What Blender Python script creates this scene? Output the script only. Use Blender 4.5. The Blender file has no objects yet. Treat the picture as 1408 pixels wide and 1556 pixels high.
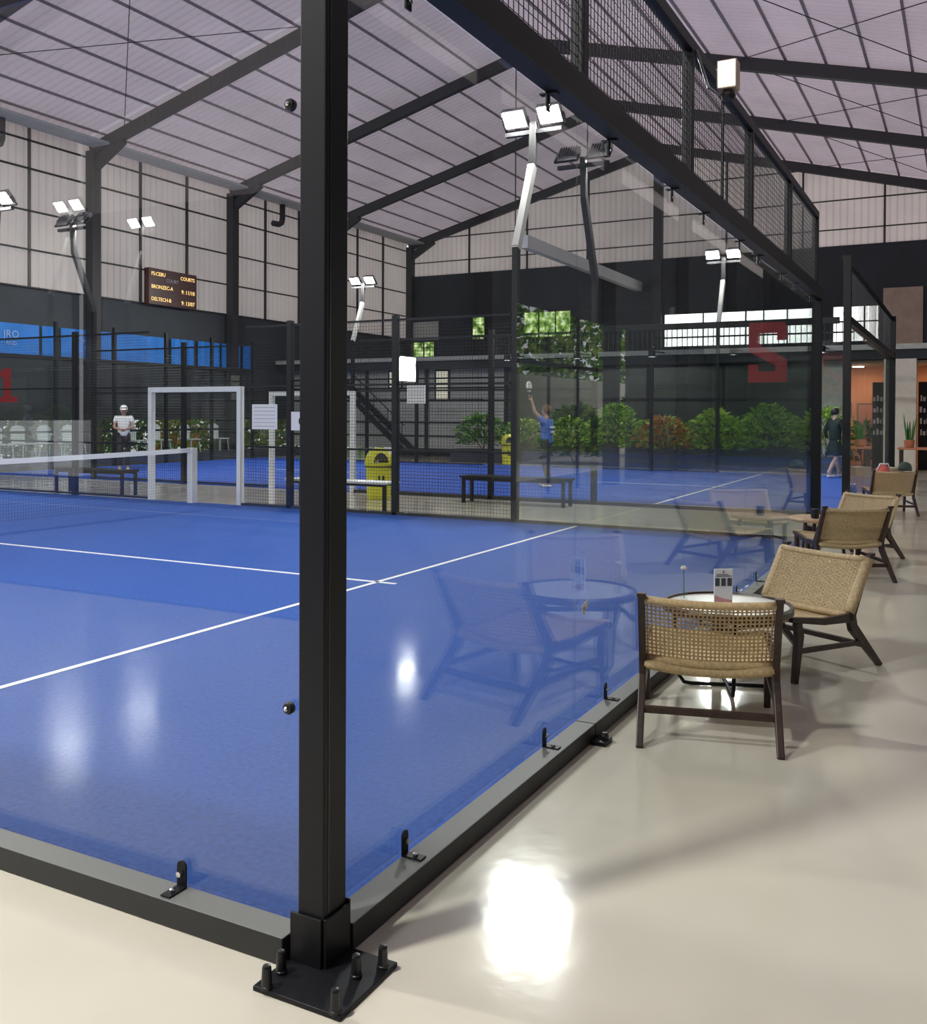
import bpy, bmesh, math, random
from mathutils import Vector, Matrix
random.seed(7)
PI = math.pi
SC = bpy.context.scene
COL = SC.collection

# ------------------------------------------------------------------ materials
def nmat(name):
    m = bpy.data.materials.new(name); m.use_nodes = True
    nt = m.node_tree; nt.nodes.clear()
    out = nt.nodes.new('ShaderNodeOutputMaterial')
    return m, nt, out

def pbr(name, col, rough=.5, metal=0., spec=.5, var=0., vscale=8., bump=0., bscale=60., rvar=0.):
    m, nt, out = nmat(name)
    b = nt.nodes.new('ShaderNodeBsdfPrincipled')
    nt.links.new(b.outputs[0], out.inputs[0])
    b.inputs['Base Color'].default_value = (*col, 1)
    b.inputs['Roughness'].default_value = rough
    b.inputs['Metallic'].default_value = metal
    b.inputs['Specular IOR Level'].default_value = spec
    g = nt.nodes.new('ShaderNodeNewGeometry')
    if var > 0:
        n = nt.nodes.new('ShaderNodeTexNoise'); n.inputs['Scale'].default_value = vscale; n.inputs['Detail'].default_value = 5
        nt.links.new(g.outputs['Position'], n.inputs['Vector'])
        r = nt.nodes.new('ShaderNodeMapRange')
        r.inputs['From Min'].default_value = .3; r.inputs['From Max'].default_value = .7
        r.inputs['To Min'].default_value = 1 - var; r.inputs['To Max'].default_value = 1 + var
        nt.links.new(n.outputs['Fac'], r.inputs['Value'])
        mx = nt.nodes.new('ShaderNodeVectorMath'); mx.operation = 'SCALE'
        mx.inputs[0].default_value = col
        nt.links.new(r.outputs[0], mx.inputs['Scale'])
        nt.links.new(mx.outputs[0], b.inputs['Base Color'])
        if rvar > 0:
            r2 = nt.nodes.new('ShaderNodeMapRange')
            r2.inputs['From Min'].default_value = .3; r2.inputs['From Max'].default_value = .7
            r2.inputs['To Min'].default_value = rough - rvar; r2.inputs['To Max'].default_value = rough + rvar
            nt.links.new(n.outputs['Fac'], r2.inputs['Value'])
            nt.links.new(r2.outputs[0], b.inputs['Roughness'])
    if bump > 0:
        n2 = nt.nodes.new('ShaderNodeTexNoise'); n2.inputs['Scale'].default_value = bscale; n2.inputs['Detail'].default_value = 4
        nt.links.new(g.outputs['Position'], n2.inputs['Vector'])
        bp = nt.nodes.new('ShaderNodeBump'); bp.inputs['Strength'].default_value = bump; bp.inputs['Distance'].default_value = .01
        nt.links.new(n2.outputs['Fac'], bp.inputs['Height'])
        nt.links.new(bp.outputs[0], b.inputs['Normal'])
    return m

def emit(name, col, s):
    m, nt, out = nmat(name)
    e = nt.nodes.new('ShaderNodeEmission'); e.inputs[0].default_value = (*col, 1); e.inputs[1].default_value = s
    nt.links.new(e.outputs[0], out.inputs[0])
    return m

def glassmat(name, tint, f0=.05):
    """thin pane: clear transmission plus mirror reflection with Schlick weighting"""
    m, nt, out = nmat(name)
    t = nt.nodes.new('ShaderNodeBsdfTransparent'); t.inputs[0].default_value = (*tint, 1)
    g = nt.nodes.new('ShaderNodeBsdfGlossy'); g.inputs['Roughness'].default_value = 0.0
    g.inputs['Color'].default_value = (.95, .98, .97, 1)
    lw = nt.nodes.new('ShaderNodeLayerWeight'); lw.inputs['Blend'].default_value = .5
    p = nt.nodes.new('ShaderNodeMath'); p.operation = 'POWER'; p.inputs[1].default_value = 5
    nt.links.new(lw.outputs['Facing'], p.inputs[0])
    ma = nt.nodes.new('ShaderNodeMath'); ma.operation = 'MULTIPLY_ADD'
    ma.inputs[1].default_value = 1 - f0; ma.inputs[2].default_value = f0
    nt.links.new(p.outputs[0], ma.inputs[0])
    mx = nt.nodes.new('ShaderNodeMixShader')
    nt.links.new(ma.outputs[0], mx.inputs[0]); nt.links.new(t.outputs[0], mx.inputs[1]); nt.links.new(g.outputs[0], mx.inputs[2])
    nt.links.new(mx.outputs[0], out.inputs[0])
    return m

def sheetmat(name, col, trans, frac):
    """translucent roofing sheet that lets daylight through"""
    m, nt, out = nmat(name)
    d = nt.nodes.new('ShaderNodeBsdfDiffuse'); t = nt.nodes.new('ShaderNodeBsdfTranslucent')
    g = nt.nodes.new('ShaderNodeNewGeometry')
    n = nt.nodes.new('ShaderNodeTexNoise'); n.inputs['Scale'].default_value = .35; n.inputs['Detail'].default_value = 3
    nt.links.new(g.outputs['Position'], n.inputs['Vector'])
    for sh, c in ((d, col), (t, trans)):
        r = nt.nodes.new('ShaderNodeMapRange'); r.inputs['From Min'].default_value = .3; r.inputs['From Max'].default_value = .7
        r.inputs['To Min'].default_value = .9; r.inputs['To Max'].default_value = 1.1
        nt.links.new(n.outputs['Fac'], r.inputs['Value'])
        v = nt.nodes.new('ShaderNodeVectorMath'); v.operation = 'SCALE'; v.inputs[0].default_value = c
        nt.links.new(r.outputs[0], v.inputs['Scale']); nt.links.new(v.outputs[0], sh.inputs['Color'])
    mx = nt.nodes.new('ShaderNodeMixShader'); mx.inputs[0].default_value = frac
    nt.links.new(d.outputs[0], mx.inputs[1]); nt.links.new(t.outputs[0], mx.inputs[2]); nt.links.new(mx.outputs[0], out.inputs[0])
    return m

M = {}
M['floor'] = pbr('floor_epoxy', (.66, .625, .515), .10, var=.06, vscale=1.1, bump=.05, bscale=14, rvar=.03, spec=.5)
M['turf'] = pbr('turf_blue', (.034, .115, .47), .75, var=.16, vscale=40, bump=.7, bscale=500, spec=.3)
M['turf2'] = pbr('turf_blue_far', (.025, .10, .50), .8, var=.1, vscale=20, bump=.4, bscale=300, spec=.3)
M['line'] = pbr('line_white', (.82, .84, .86), .7)
M['black'] = pbr('powder_coat_black', (.0065, .0072, .0095), .45, spec=.3, var=.1, vscale=3, bump=.05, bscale=400)
M['rail'] = pbr('kerb_grey_black', (.13, .135, .13), .42, var=.12, vscale=10, bump=.1, bscale=200)
M['steel'] = pbr('hall_steel', (.028, .027, .03), .6)
def pale_topped(name, col, top_col):  # upward faces are given a paler grey than the sides
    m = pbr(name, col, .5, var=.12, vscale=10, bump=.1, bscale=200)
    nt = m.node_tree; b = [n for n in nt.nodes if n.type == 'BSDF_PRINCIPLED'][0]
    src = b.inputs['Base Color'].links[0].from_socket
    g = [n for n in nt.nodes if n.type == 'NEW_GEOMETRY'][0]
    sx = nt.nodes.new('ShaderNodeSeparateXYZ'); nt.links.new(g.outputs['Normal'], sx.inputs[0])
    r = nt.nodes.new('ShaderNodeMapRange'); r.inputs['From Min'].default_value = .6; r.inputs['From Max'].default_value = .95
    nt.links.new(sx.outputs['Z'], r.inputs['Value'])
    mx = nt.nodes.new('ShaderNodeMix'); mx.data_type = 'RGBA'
    nt.links.new(r.outputs[0], mx.inputs['Factor']); nt.links.new(src, mx.inputs[6]); mx.inputs[7].default_value = (*top_col, 1)
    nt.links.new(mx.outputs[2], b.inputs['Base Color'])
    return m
M['rail'] = pale_topped('kerb_black_pale_top', (.018, .019, .02), (.15, .155, .148))
M['chrome'] = pbr('bolt_chrome', (.75, .75, .76), .18, 1.)
M['rubber'] = pbr('cap_black', (.01, .011, .012), .35)
M['purlin'] = pbr('purlin_grey', (.28, .24, .25), .7)
M['painted'] = pbr('painted_beam', (.66, .67, .66), .5)
M['wire'] = pbr('wire_black', (.02, .02, .022), .5)
M['white'] = pbr('white_frame', (.72, .75, .74), .45, var=.05)
M['glass'] = glassmat('court_glass', (.945, .965, .96), .052)
M['roof'] = sheetmat('roof_sheet', (.57, .51, .535), (.57, .485, .515), .45)
M['siding'] = sheetmat('siding_sheet', (.56, .53, .515), (.64, .56, .51), .45)
M['navy'] = pbr('dark_navy_wall', (.022, .026, .034), .75, var=.15, vscale=1.2)
M['char'] = pbr('charcoal_panel', (.05, .056, .062), .8, var=.15, vscale=.8)
M['wood'] = pbr('dark_stained_wood', (.042, .022, .016), .38, var=.35, vscale=25, bump=.08, bscale=90)
M['rattan'] = pbr('rattan_cord', (.56, .405, .21), .6, var=.2, vscale=60, bump=.3, bscale=260)
M['rattan2'] = pbr('rattan_cord_pale', (.52, .395, .225), .62, var=.2, vscale=60, bump=.3, bscale=260)
M['tabletop'] = pbr('table_white', (.74, .73, .66), .3)
M['paper'] = pbr('paper_white', (.80, .80, .84), .5)
M['ink'] = pbr('ink_dark', (.05, .06, .09), .6)
M['pink'] = pbr('print_pink', (.62, .32, .30), .6)
M['yellow'] = pbr('bin_yellow', (.62, .62, .035), .4)
M['red'] = pbr('sign_red', (.62, .015, .025), .4)
M['banner'] = pbr('banner_blue', (.014, .22, .72), .55, var=.1, vscale=1.5)
M['bannertxt'] = pbr('banner_print', (.35, .52, .78), .6)
M['plastic'] = pbr('white_plastic', (.70, .74, .70), .4)
M['leaf'] = [pbr('leaf_%s' % n, c, .5, spec=.3) for n, c in (('green', (.17, .38, .055)), ('dark', (.06, .17, .035)), ('lime', (.45, .60, .11)), ('brown', (.36, .29, .15)), ('orange', (.70, .26, .06)))]
M['bark'] = pbr('stem_brown', (.12, .08, .05), .8)
M['terra'] = pbr('terracotta', (.45, .17, .08), .6)
M['cream'] = pbr('cream_plaster', (.60, .56, .48), .7, var=.04)
M['peach'] = pbr('peach_wall', (.78, .40, .26), .7)
M['shutter'] = pbr('grey_shutter', (.46, .47, .45), .6, var=.08, vscale=1)
M['dkglass'] = pbr('dark_green_panel', (.045, .062, .055), .25, var=.2, vscale=.7)
M['concrete'] = pbr('slab_grey', (.40, .41, .39), .7, var=.1)
M['skin'] = pbr('skin', (.45, .26, .18), .55)
M['skin2'] = pbr('skin_pale', (.60, .42, .33), .55)
M['hair'] = pbr('hair_brown', (.12, .05, .025), .6)
M['hairblack'] = pbr('hair_black', (.012, .01, .01), .5)
M['shirtblue'] = pbr('shirt_blue', (.08, .16, .48), .8)
M['shirtwhite'] = pbr('shirt_white', (.72, .74, .76), .8)
M['trouser'] = pbr('trouser_dark', (.045, .038, .036), .85)
M['dkgreen'] = pbr('cloth_dark_green', (.015, .03, .028), .85)
M['shoe'] = pbr('shoe_white', (.75, .73, .70), .6)
M['woodlight'] = pbr('light_wood', (.50, .33, .19), .5, var=.2, vscale=12)
M['brass'] = pbr('lamp_body', (.55, .42, .30), .4, .3)
M['greybody'] = pbr('lamp_grey', (.22, .22, .23), .4, .5)
M['lit_arm'] = pbr('arm_lamplit_pale', (.62, .62, .60), .35, .6)  # pale tone paints in the lamp light falling on the mast arms
M['lens'] = emit('floodlight_lens', (1, .985, .94), 800)
M['lensdim'] = emit('small_lamp_lens', (1, .95, .86), 2.2)
M['lightbox'] = emit('lit_light_box', (1, .98, .92), 110)
M['outwall'] = pbr('outdoor_wall_cream', (.86, .82, .70), .8, var=.05)
M['ground'] = pbr('outdoor_concrete', (.75, .72, .64), .85, var=.1)
M['amber'] = emit('led_amber', (1, .62, .22), 2.2)
M['ledwhite'] = emit('led_pale', (.8, .7, .9), .35)
M['board'] = pbr('scoreboard_face', (.06, .016, .014), .4)
M['daywin'] = emit('daylight_window', (1, .99, .96), 4.5)
def gardenpane(name):
    m, nt, out = nmat(name)
    e = nt.nodes.new('ShaderNodeEmission'); g = nt.nodes.new('ShaderNodeNewGeometry')
    n = nt.nodes.new('ShaderNodeTexNoise'); n.inputs['Scale'].default_value = 3.5; n.inputs['Detail'].default_value = 4
    nt.links.new(g.outputs['Position'], n.inputs['Vector'])
    r = nt.nodes.new('ShaderNodeValToRGB'); cr = r.color_ramp
    cr.elements[0].position = .36; cr.elements[0].color = (.02, .05, .015, 1); cr.elements[1].position = .68; cr.elements[1].color = (.85, .95, .55, 1)
    a = cr.elements.new(.5); a.color = (.22, .36, .07, 1)
    nt.links.new(n.outputs['Fac'], r.inputs[0]); nt.links.new(r.outputs[0], e.inputs[0]); e.inputs[1].default_value = 1.5
    nt.links.new(e.outputs[0], out.inputs[0])
    return m
M['dayg'] = gardenpane('garden_view_window')
M['dayb'] = emit('daylit_beige_window', (.80, .75, .62), 1.1)
M['warm'] = emit('warm_bulb', (1, .62, .38), 120)
M['floral'] = pbr('flower_white', (.75, .74, .62), .7)
M['brown'] = pbr('carton_brown', (.30, .20, .12), .8)
M['bagred'] = pbr('bag_red', (.62, .12, .10), .7)
M['olive'] = pbr('cap_olive', (.05, .075, .06), .8)
M['bottle'] = pbr('bottle_blue', (.05, .08, .17), .2)
M['panelwood'] = pbr('pinkish_wood_panel', (.36, .26, .21), .6, var=.12, vscale=3)
M['soil'] = pbr('planter_dark', (.03, .04, .06), .7)

# ------------------------------------------------------------------ mesh builder
class MB:
    def __init__(s): s.bm = bmesh.new()
    def hexa(s, v):
        vs = [s.bm.verts.new(p) for p in v]
        for f in ((0,3,2,1),(4,5,6,7),(0,1,5,4),(1,2,6,5),(2,3,7,6),(3,0,4,7)):
            s.bm.faces.new([vs[i] for i in f])
        return s
    def box(s, x0, y0, z0, x1, y1, z1):
        return s.hexa([(x0,y0,z0),(x1,y0,z0),(x1,y1,z0),(x0,y1,z0),(x0,y0,z1),(x1,y0,z1),(x1,y1,z1),(x0,y1,z1)])
    def cbox(s, c, d):
        return s.box(c[0]-d[0]/2, c[1]-d[1]/2, c[2]-d[2]/2, c[0]+d[0]/2, c[1]+d[1]/2, c[2]+d[2]/2)
    def bar(s, a, b, w, h, up=(0,0,1)):
        """box beam from a to b; w across, h along up"""
        a = Vector(a); b = Vector(b); d = (b-a).normalized(); up = Vector(up)
        if abs(d.dot(up)) > .99: up = Vector((1,0,0))
        r = d.cross(up).normalized(); u = r.cross(d).normalized()
        r *= w/2; u *= h/2
        return s.hexa([a-r-u, a+r-u, a+r+u, a-r+u, b-r-u, b+r-u, b+r+u, b-r+u])
    def tube(s, pts, rad, n=8, cap=True):
        pts = [Vector(p) for p in pts]
        if not isinstance(rad, (list, tuple)): rad = [rad]*len(pts)
        rings = []; prev = None
        for i, p in enumerate(pts):
            t = (pts[min(i+1, len(pts)-1)] - pts[max(i-1, 0)]).normalized()
            if prev is None:
                ref = Vector((0,0,1)) if abs(t.z) < .9 else Vector((1,0,0))
                x = t.cross(ref).normalized()
            else:
                x = (prev - t*prev.dot(t)).normalized()
            prev = x; y = t.cross(x)
            rings.append([s.bm.verts.new(p + (x*math.cos(2*PI*k/n) + y*math.sin(2*PI*k/n))*rad[i]) for k in range(n)])
        for a, b in zip(rings, rings[1:]):
            for k in range(n):
                s.bm.faces.new((a[k], a[(k+1)%n], b[(k+1)%n], b[k]))
        if cap:
            s.bm.faces.new(rings[0][::-1]); s.bm.faces.new(rings[-1])
        return s
    def lathe(s, prof, c=(0,0,0), n=24, axis='z'):
        rings = []
        for r, z in prof:
            ring = []
            for k in range(n):
                a = 2*PI*k/n; q = (r*math.cos(a), r*math.sin(a), z)
                if axis == 'x': q = (q[2], q[0], q[1])
                if axis == 'y': q = (q[0], q[2], q[1])
                ring.append(s.bm.verts.new((c[0]+q[0], c[1]+q[1], c[2]+q[2])))
            rings.append(ring)
        for a, b in zip(rings, rings[1:]):
            for k in range(n): s.bm.faces.new((a[k], a[(k+1)%n], b[(k+1)%n], b[k]))
        s.bm.faces.new(rings[0][::-1]); s.bm.faces.new(rings[-1])
        return s
    def loft(s, pts, ws, hs, lat=(0,1,0)):
        """rectangular section along a path; ws along lat, hs across the path"""
        lat = Vector(lat).normalized(); pts = [Vector(p) for p in pts]; rings = []
        for i, p in enumerate(pts):
            t = (pts[min(i+1, len(pts)-1)] - pts[max(i-1, 0)]).normalized()
            n = t.cross(lat).normalized()
            a = lat*ws[i]/2; b = n*hs[i]/2
            rings.append([s.bm.verts.new(q) for q in (p-a-b, p+a-b, p+a+b, p-a+b)])
        for a, b in zip(rings, rings[1:]):
            for k in range(4): s.bm.faces.new((a[k], a[(k+1)%4], b[(k+1)%4], b[k]))
        s.bm.faces.new(rings[0][::-1]); s.bm.faces.new(rings[-1])
        return s
    def prism(s, poly, p0, ux, uy, d):
        """extrude a 2-D polygon: p0 + u*ux + v*uy, depth vector d"""
        p0, ux, uy, d = Vector(p0), Vector(ux), Vector(uy), Vector(d)
        a = [s.bm.verts.new(p0+ux*u+uy*v) for u, v in poly]
        b = [s.bm.verts.new(p0+ux*u+uy*v+d) for u, v in poly]
        n = len(poly)
        s.bm.faces.new(a[::-1]); s.bm.faces.new(b)
        for k in range(n): s.bm.faces.new((a[k], a[(k+1)%n], b[(k+1)%n], b[k]))
        return s
    def quad(s, *v):
        s.bm.faces.new([s.bm.verts.new(p) for p in v]); return s
    def wire(s, a, b, r):
        """four-sided thin wire without caps"""
        a = Vector(a); b = Vector(b); d = (b-a).normalized()
        ref = Vector((0,0,1)) if abs(d.z) < .9 else Vector((1,0,0))
        x = d.cross(ref).normalized()*r; y = d.cross(x).normalized()*r
        A = [s.bm.verts.new(a+q) for q in (x, y, -x, -y)]; B = [s.bm.verts.new(b+q) for q in (x, y, -x, -y)]
        for k in range(4): s.bm.faces.new((A[k], A[(k+1)%4], B[(k+1)%4], B[k]))
        return s
    def build(s, name, mat, parent=None, smooth=False, bevel=0, loc=None, mods=None):
        bmesh.ops.recalc_face_normals(s.bm, faces=s.bm.faces)
        me = bpy.data.meshes.new(name); s.bm.to_mesh(me); s.bm.free()
        for m in (mat if isinstance(mat, (list, tuple)) else [mat]): me.materials.append(m)
        if smooth:
            for p in me.polygons: p.use_smooth = True
        o = bpy.data.objects.new(name, me); COL.objects.link(o)
        if parent is not None: o.parent = parent
        if loc is not None: o.location = loc
        if bevel:
            b = o.modifiers.new('bevel', 'BEVEL'); b.width = bevel; b.segments = 2; b.limit_method = 'ANGLE'; b.angle_limit = .6
        return o

def tag(o, label, cat, group=None, kind=None):
    o['label'] = label; o['category'] = cat
    if group: o['group'] = group
    if kind: o['kind'] = kind
    return o
def struct(o): o['kind'] = 'structure'; return o
def thing(name, label, cat, loc=(0,0,0), rz=0, group=None):
    o = bpy.data.objects.new(name, None); COL.objects.link(o); o.empty_display_size = .1
    o.location = loc; o.rotation_euler = (0, 0, rz)
    return tag(o, label, cat, group)
def dup(root, loc, rz, label, group=None):
    r = root.copy(); COL.objects.link(r); r.location = loc; r.rotation_euler = (0, 0, rz); r['label'] = label
    if group: r['group'] = group
    for ch in list(root.children):
        c = ch.copy(); COL.objects.link(c); c.parent = r
        for g in list(ch.children):
            d = g.copy(); COL.objects.link(d); d.parent = c
    return r
ORD = ['first', 'second', 'third', 'fourth', 'fifth', 'sixth', 'seventh', 'eighth', 'ninth', 'tenth']

def text_mesh(name, body, size, mat, parent, loc, rot, depth=.002, align='CENTER'):
    cu = bpy.data.curves.new(name, 'FONT'); cu.body = body; cu.size = size; cu.extrude = depth
    cu.align_x = align; cu.align_y = 'CENTER'; cu.resolution_u = 2
    t = bpy.data.objects.new(name + '_curve', cu); COL.objects.link(t)
    dg = bpy.context.evaluated_depsgraph_get(); dg.update()
    me = bpy.data.meshes.new_from_object(t.evaluated_get(dg))
    bpy.data.objects.remove(t); bpy.data.curves.remove(cu)
    me.materials.clear(); me.materials.append(mat)
    o = bpy.data.objects.new(name, me); COL.objects.link(o); o.parent = parent; o.location = loc; o.rotation_euler = rot
    return o

# ------------------------------------------------------------------ camera
CAM = (-2.31031, -1.68484, 1.55320); YAW, PITCH, ROLL, FPX, CY = .485228, -.01127, .004433, 1451.44, 645.7
fw = Vector((math.cos(YAW)*math.cos(PITCH), math.sin(YAW)*math.cos(PITCH), math.sin(PITCH)))
rt = Vector((math.sin(YAW), -math.cos(YAW), 0)); up = rt.cross(fw)
r2 = rt*math.cos(ROLL) + up*math.sin(ROLL); u2 = up*math.cos(ROLL) - rt*math.sin(ROLL)
cd = bpy.data.cameras.new('camera'); cam = bpy.data.objects.new('camera', cd); COL.objects.link(cam)
mw = Matrix((( r2.x, u2.x, -fw.x, CAM[0]), (r2.y, u2.y, -fw.y, CAM[1]), (r2.z, u2.z, -fw.z, CAM[2]), (0,0,0,1)))
cam.matrix_world = mw
cd.sensor_fit = 'HORIZONTAL'; cd.sensor_width = 36; cd.lens = 36*FPX/1408
cd.shift_y = -(778-CY)/1408; cd.clip_start = .05; cd.clip_end = 200
SC.camera = cam

# ------------------------------------------------------------------ hall shell
YL, XG, YR, XB = 22.0, 36.9, -5.5, -18.0
RIDGE_Y, RIDGE_Z, EAVE_Z, SL = 9.7, 12.68, 9.54, .2615
def roof_z(y): return RIDGE_Z - SL*abs(y-RIDGE_Y)
struct(MB().box(XB-2, YR-2, -.12, XG+.3, YL+6, 0).build('floor', M['floor']))
# roof sheets, ribbed along the slope
for side, ya, yb in (('left', RIDGE_Y, YL+.5), ('right', RIDGE_Y, YR-.5)):
    mb = MB(); x = XB; prev = None; k = 0
    while x < XG + .3:
        for dx, dz in ((0, 0), (.19, 0), (.205, .03), (.235, .03)):
            a = mb.bm.verts.new((x+dx, ya, roof_z(ya)+.26+dz)); b = mb.bm.verts.new((x+dx, yb, roof_z(yb)+.26+dz))
            if prev: mb.bm.faces.new((prev[0], a, b, prev[1]))
            prev = (a, b)
        x += .25
    struct(mb.build('ceiling_%s' % side, M['roof']))
FR = [XG - .15 - 6.21*k for k in range(0, 9)]
for x in FR:
    for side, ye in (('left', YL-.15), ('right', YR+.15)):
        mb = MB()
        ze = roof_z(ye)
        mb.bar((x, ye, ze-.02), (x, RIDGE_Y, RIDGE_Z-.02), .2, .34)
        mb.bar((x, ye-(.05 if side == 'left' else -.05), ze-.55), (x, ye+(-1.3 if side == 'left' else 1.3), ze+.17), .18, .3)
        struct(mb.build('rafter', M['steel']))
        struct(MB().box(x-.16, ye-.2, 0, x+.16, ye+.1, ze-.05).build('column', M['steel']))
y = YL - .75
while y > YR:
    if abs(y-RIDGE_Y) > .3:
        struct(MB().box(XB, y-.03, roof_z(y)+.20, XG, y+.03, roof_z(y)+.255).build('purlin', M['purlin']))
    y -= 1.03
# eave gutter strip seen under the left roof edge
struct(MB().box(XB, YL-1.0, roof_z(YL)+.08, XG, YL-.3, roof_z(YL)+.16).build('eave_strip', M['shutter']))
# bracing cables under the roof
for xa, xb, ya, yb in ((FR[3], FR[4], 20.5, 13.5), (FR[1], FR[2], 4.0, -2.0), (FR[0], FR[1], 3.6, -2.0), (FR[4], FR[5], 20.0, 13.0), (FR[2], FR[3], 4.0, -2.0)):
    for p, q in ((ya, yb), (yb, ya)):
        struct(MB().tube([(xa, p, roof_z(p)+.05), (xb, q, roof_z(q)+.05)], .012, 6).build('bracing_cable', M['steel']))
def ribbed(name, pts_fn, t0, t1, step, mat):
    """ribbed sheet; pts_fn(t, off) -> (bottom, top)"""
    mb = MB(); t = t0; prev = None
    while t < t1:
        for dt, off in ((0, 0), (.17, 0), (.19, .03), (.22, .03)):
            tt = min(t+dt, t1)
            a, b = pts_fn(tt, off)
            a = mb.bm.verts.new(a); b = mb.bm.verts.new(b)
            if prev: mb.bm.faces.new((prev[0], a, b, prev[1]))
            prev = (a, b)
        t += step
    return struct(mb.build(name, mat))
LB = 5.1     # left siding lower edge
GB = 8.05    # gable siding lower edge
ribbed('wall_left', lambda t, o: ((t, YL+.12-o, LB), (t, YL+.12-o, roof_z(YL)+.25)), XB, XG, .25, M['siding'])
ribbed('wall_gable', lambda t, o: ((XG+.1-o, t, GB), (XG+.1-o, t, roof_z(t)+.25)), YR, YL, .25, M['siding'])
ribbed('wall_right', lambda t, o: ((t, YR-.12+o, 7.0), (t, YR-.12+o, roof_z(YR)+.25)), XB, XG, .25, M['siding'])
for nm, x0, x1, z0, z1 in (('wall_right_base', XB, 13.5, 0, 7.0), ('wall_right_lintel', 13.5, 20.0, 3.6, 7.0), ('wall_right_end', 20.0, XG, 0, 7.0)):
    struct(MB().box(x0, YR-.2, z0, x1, YR-.1, z1).build(nm, M['char']))
struct(MB().box(XB-.2, YR, 0, XB-.1, YL, 7.5).build('wall_back', M['char']))
ribbed('wall_back_siding', lambda t, o: ((XB-.1+o, t, 7.5), (XB-.1+o, t, roof_z(t)+.25)), YR, YL, .25, M['siding'])
struct(MB().box(18, YR-6.2, 0, 54, YR-6, 2.9).build('wall_outside', M['outwall']))
for x_ in (15.1, 16.7, 18.4): struct(MB().box(x_-.04, YR-.17, 0, x_+.04, YR-.13, 3.6).build('gate_post', M['black']))
struct(MB().box(13.5, YR-.17, 2.5, 20.0, YR-.13, 2.58).build('gate_rail', M['black']))
struct(MB().box(6, YR-12, -.1, 54, YR-.2, -.005).build('ground_outside', M['ground']))
for z in (9.3, 8.5, 7.3, 6.2, 5.12):
    struct(MB().box(XB, YL-.02, z-.02, XG, YL+.06, z+.02).build('girt', M['steel']))
for x in FR:
    for k in (1, 2):
        struct(MB().box(x+2.07*k-.025, YL-.03, LB, x+2.07*k+.025, YL+.06, roof_z(YL)+.2).build('siding_mullion', M['steel']))
for z in (11.1, 9.82, 8.7):
    hw = max(.5, (RIDGE_Z-z)/SL)
    struct(MB().box(XG-.06, max(YR, RIDGE_Y-hw), z-.02, XG+.02, min(YL, RIDGE_Y+hw), z+.02).build('girt', M['steel']))
for yy in (18.72, 15.8, 12.9, 7.0, 4.06, 1.13, -1.8, -4.7):
    struct(MB().box(XG-.06, yy-.035, GB, XG+.02, yy+.035, roof_z(yy)+.2).build('siding_mullion', M['steel']))
struct(MB().box(XG-.3, 9.6, 0, XG, 9.95, 12.5).build('column', M['steel']))
# left wall lower band and low opening to the garden
struct(MB().box(XB, YL+.05, 1.32, XG, YL+.2, LB+.02).build('wall_left_panel', M['char']))
for x in FR[:7]:
    struct(MB().box(x-.45, YL+.02, 0, x+.45, YL+.18, 1.34).build('wall_left_pier', M['char']))
# gable lower dark wall with upstairs windows cut as framed openings
struct(MB().box(XG, YR, 0, XG+.15, YL, GB+.03).build('wall_gable_lower', M['navy']))
def pane(n, x, y0, y1, z0, z1, mat, bars=(), hb=(), fr='steel'):
    w = MB()
    w.box(x-.05, y0-.05, z0-.06, x+.03, y1+.05, z0); w.box(x-.05, y0-.05, z1, x+.03, y1+.05, z1+.06)
    w.box(x-.05, y0-.05, z0, x+.03, y0, z1); w.box(x-.05, y1, z0, x+.03, y1+.05, z1)
    for b in bars: w.box(x-.05, b-.03, z0, x+.03, b+.03, z1)
    for b in hb: w.box(x-.05, y0, b-.025, x+.03, y1, b+.025)
    f = struct(w.build('window_%d' % n, M[fr]))
    MB().box(x-.01, y0, z0, x+.01, y1, z1).build('window_pane', M[mat], f)
pane(1, XG-.03, 3.4, 9.5, 4.4, 5.72, 'daywin', (4.6, 5.5, 6.2, 7.9), (5.15,))
pane(2, XG-.03, 20.55, 21.75, 4.15, 4.95, 'dayg', (21.1,), ())
pane(3, XG-.03, 13.7, 15.9, 5.0, 6.1, 'dayg', (14.4, 15.2), ())
pane(4, XG-.03, 17.9, 18.5, 5.0, 6.0, 'dayg')
pane(5, XG-.03, 1.3, 2.9, 4.4, 5.72, 'daywin', (1.8, 2.3), (5.15,))
struct(MB().box(XG-.12, 20.3, 5.05, XG-.02, 21.85, 5.9).build('trim_1', M['shutter']))
struct(MB().box(XG-.12, -.2, 4.2, XG-.02, 1.15, 6.35).build('door_1', M['panelwood']))
# mezzanine
XM = 27.0
struct(MB().box(XM, YR, 3.43, XG, YL, 3.58).build('mezzanine_floor', M['concrete']))
struct(MB().box(XM+.15, YR, 3.16, XM+.5, YL, 3.43).build('mezzanine_beam', M['navy']))
rail = thing('balcony_railing', 'dark balcony railing along the edge of the upper floor', 'railing', (XM+.08, 0, 3.58))
for z in (.68, .38): MB().box(-.025, 1.2, z-.025, .025, 13.5, z+.025).build('rail_bar', M['black'], rail)
mb = MB(); yy = 1.2
while yy < 13.5: mb.box(-.012, yy-.012, 0, .012, yy+.012, .68); yy += .16
mb.build('balusters', M['black'], rail)
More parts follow.
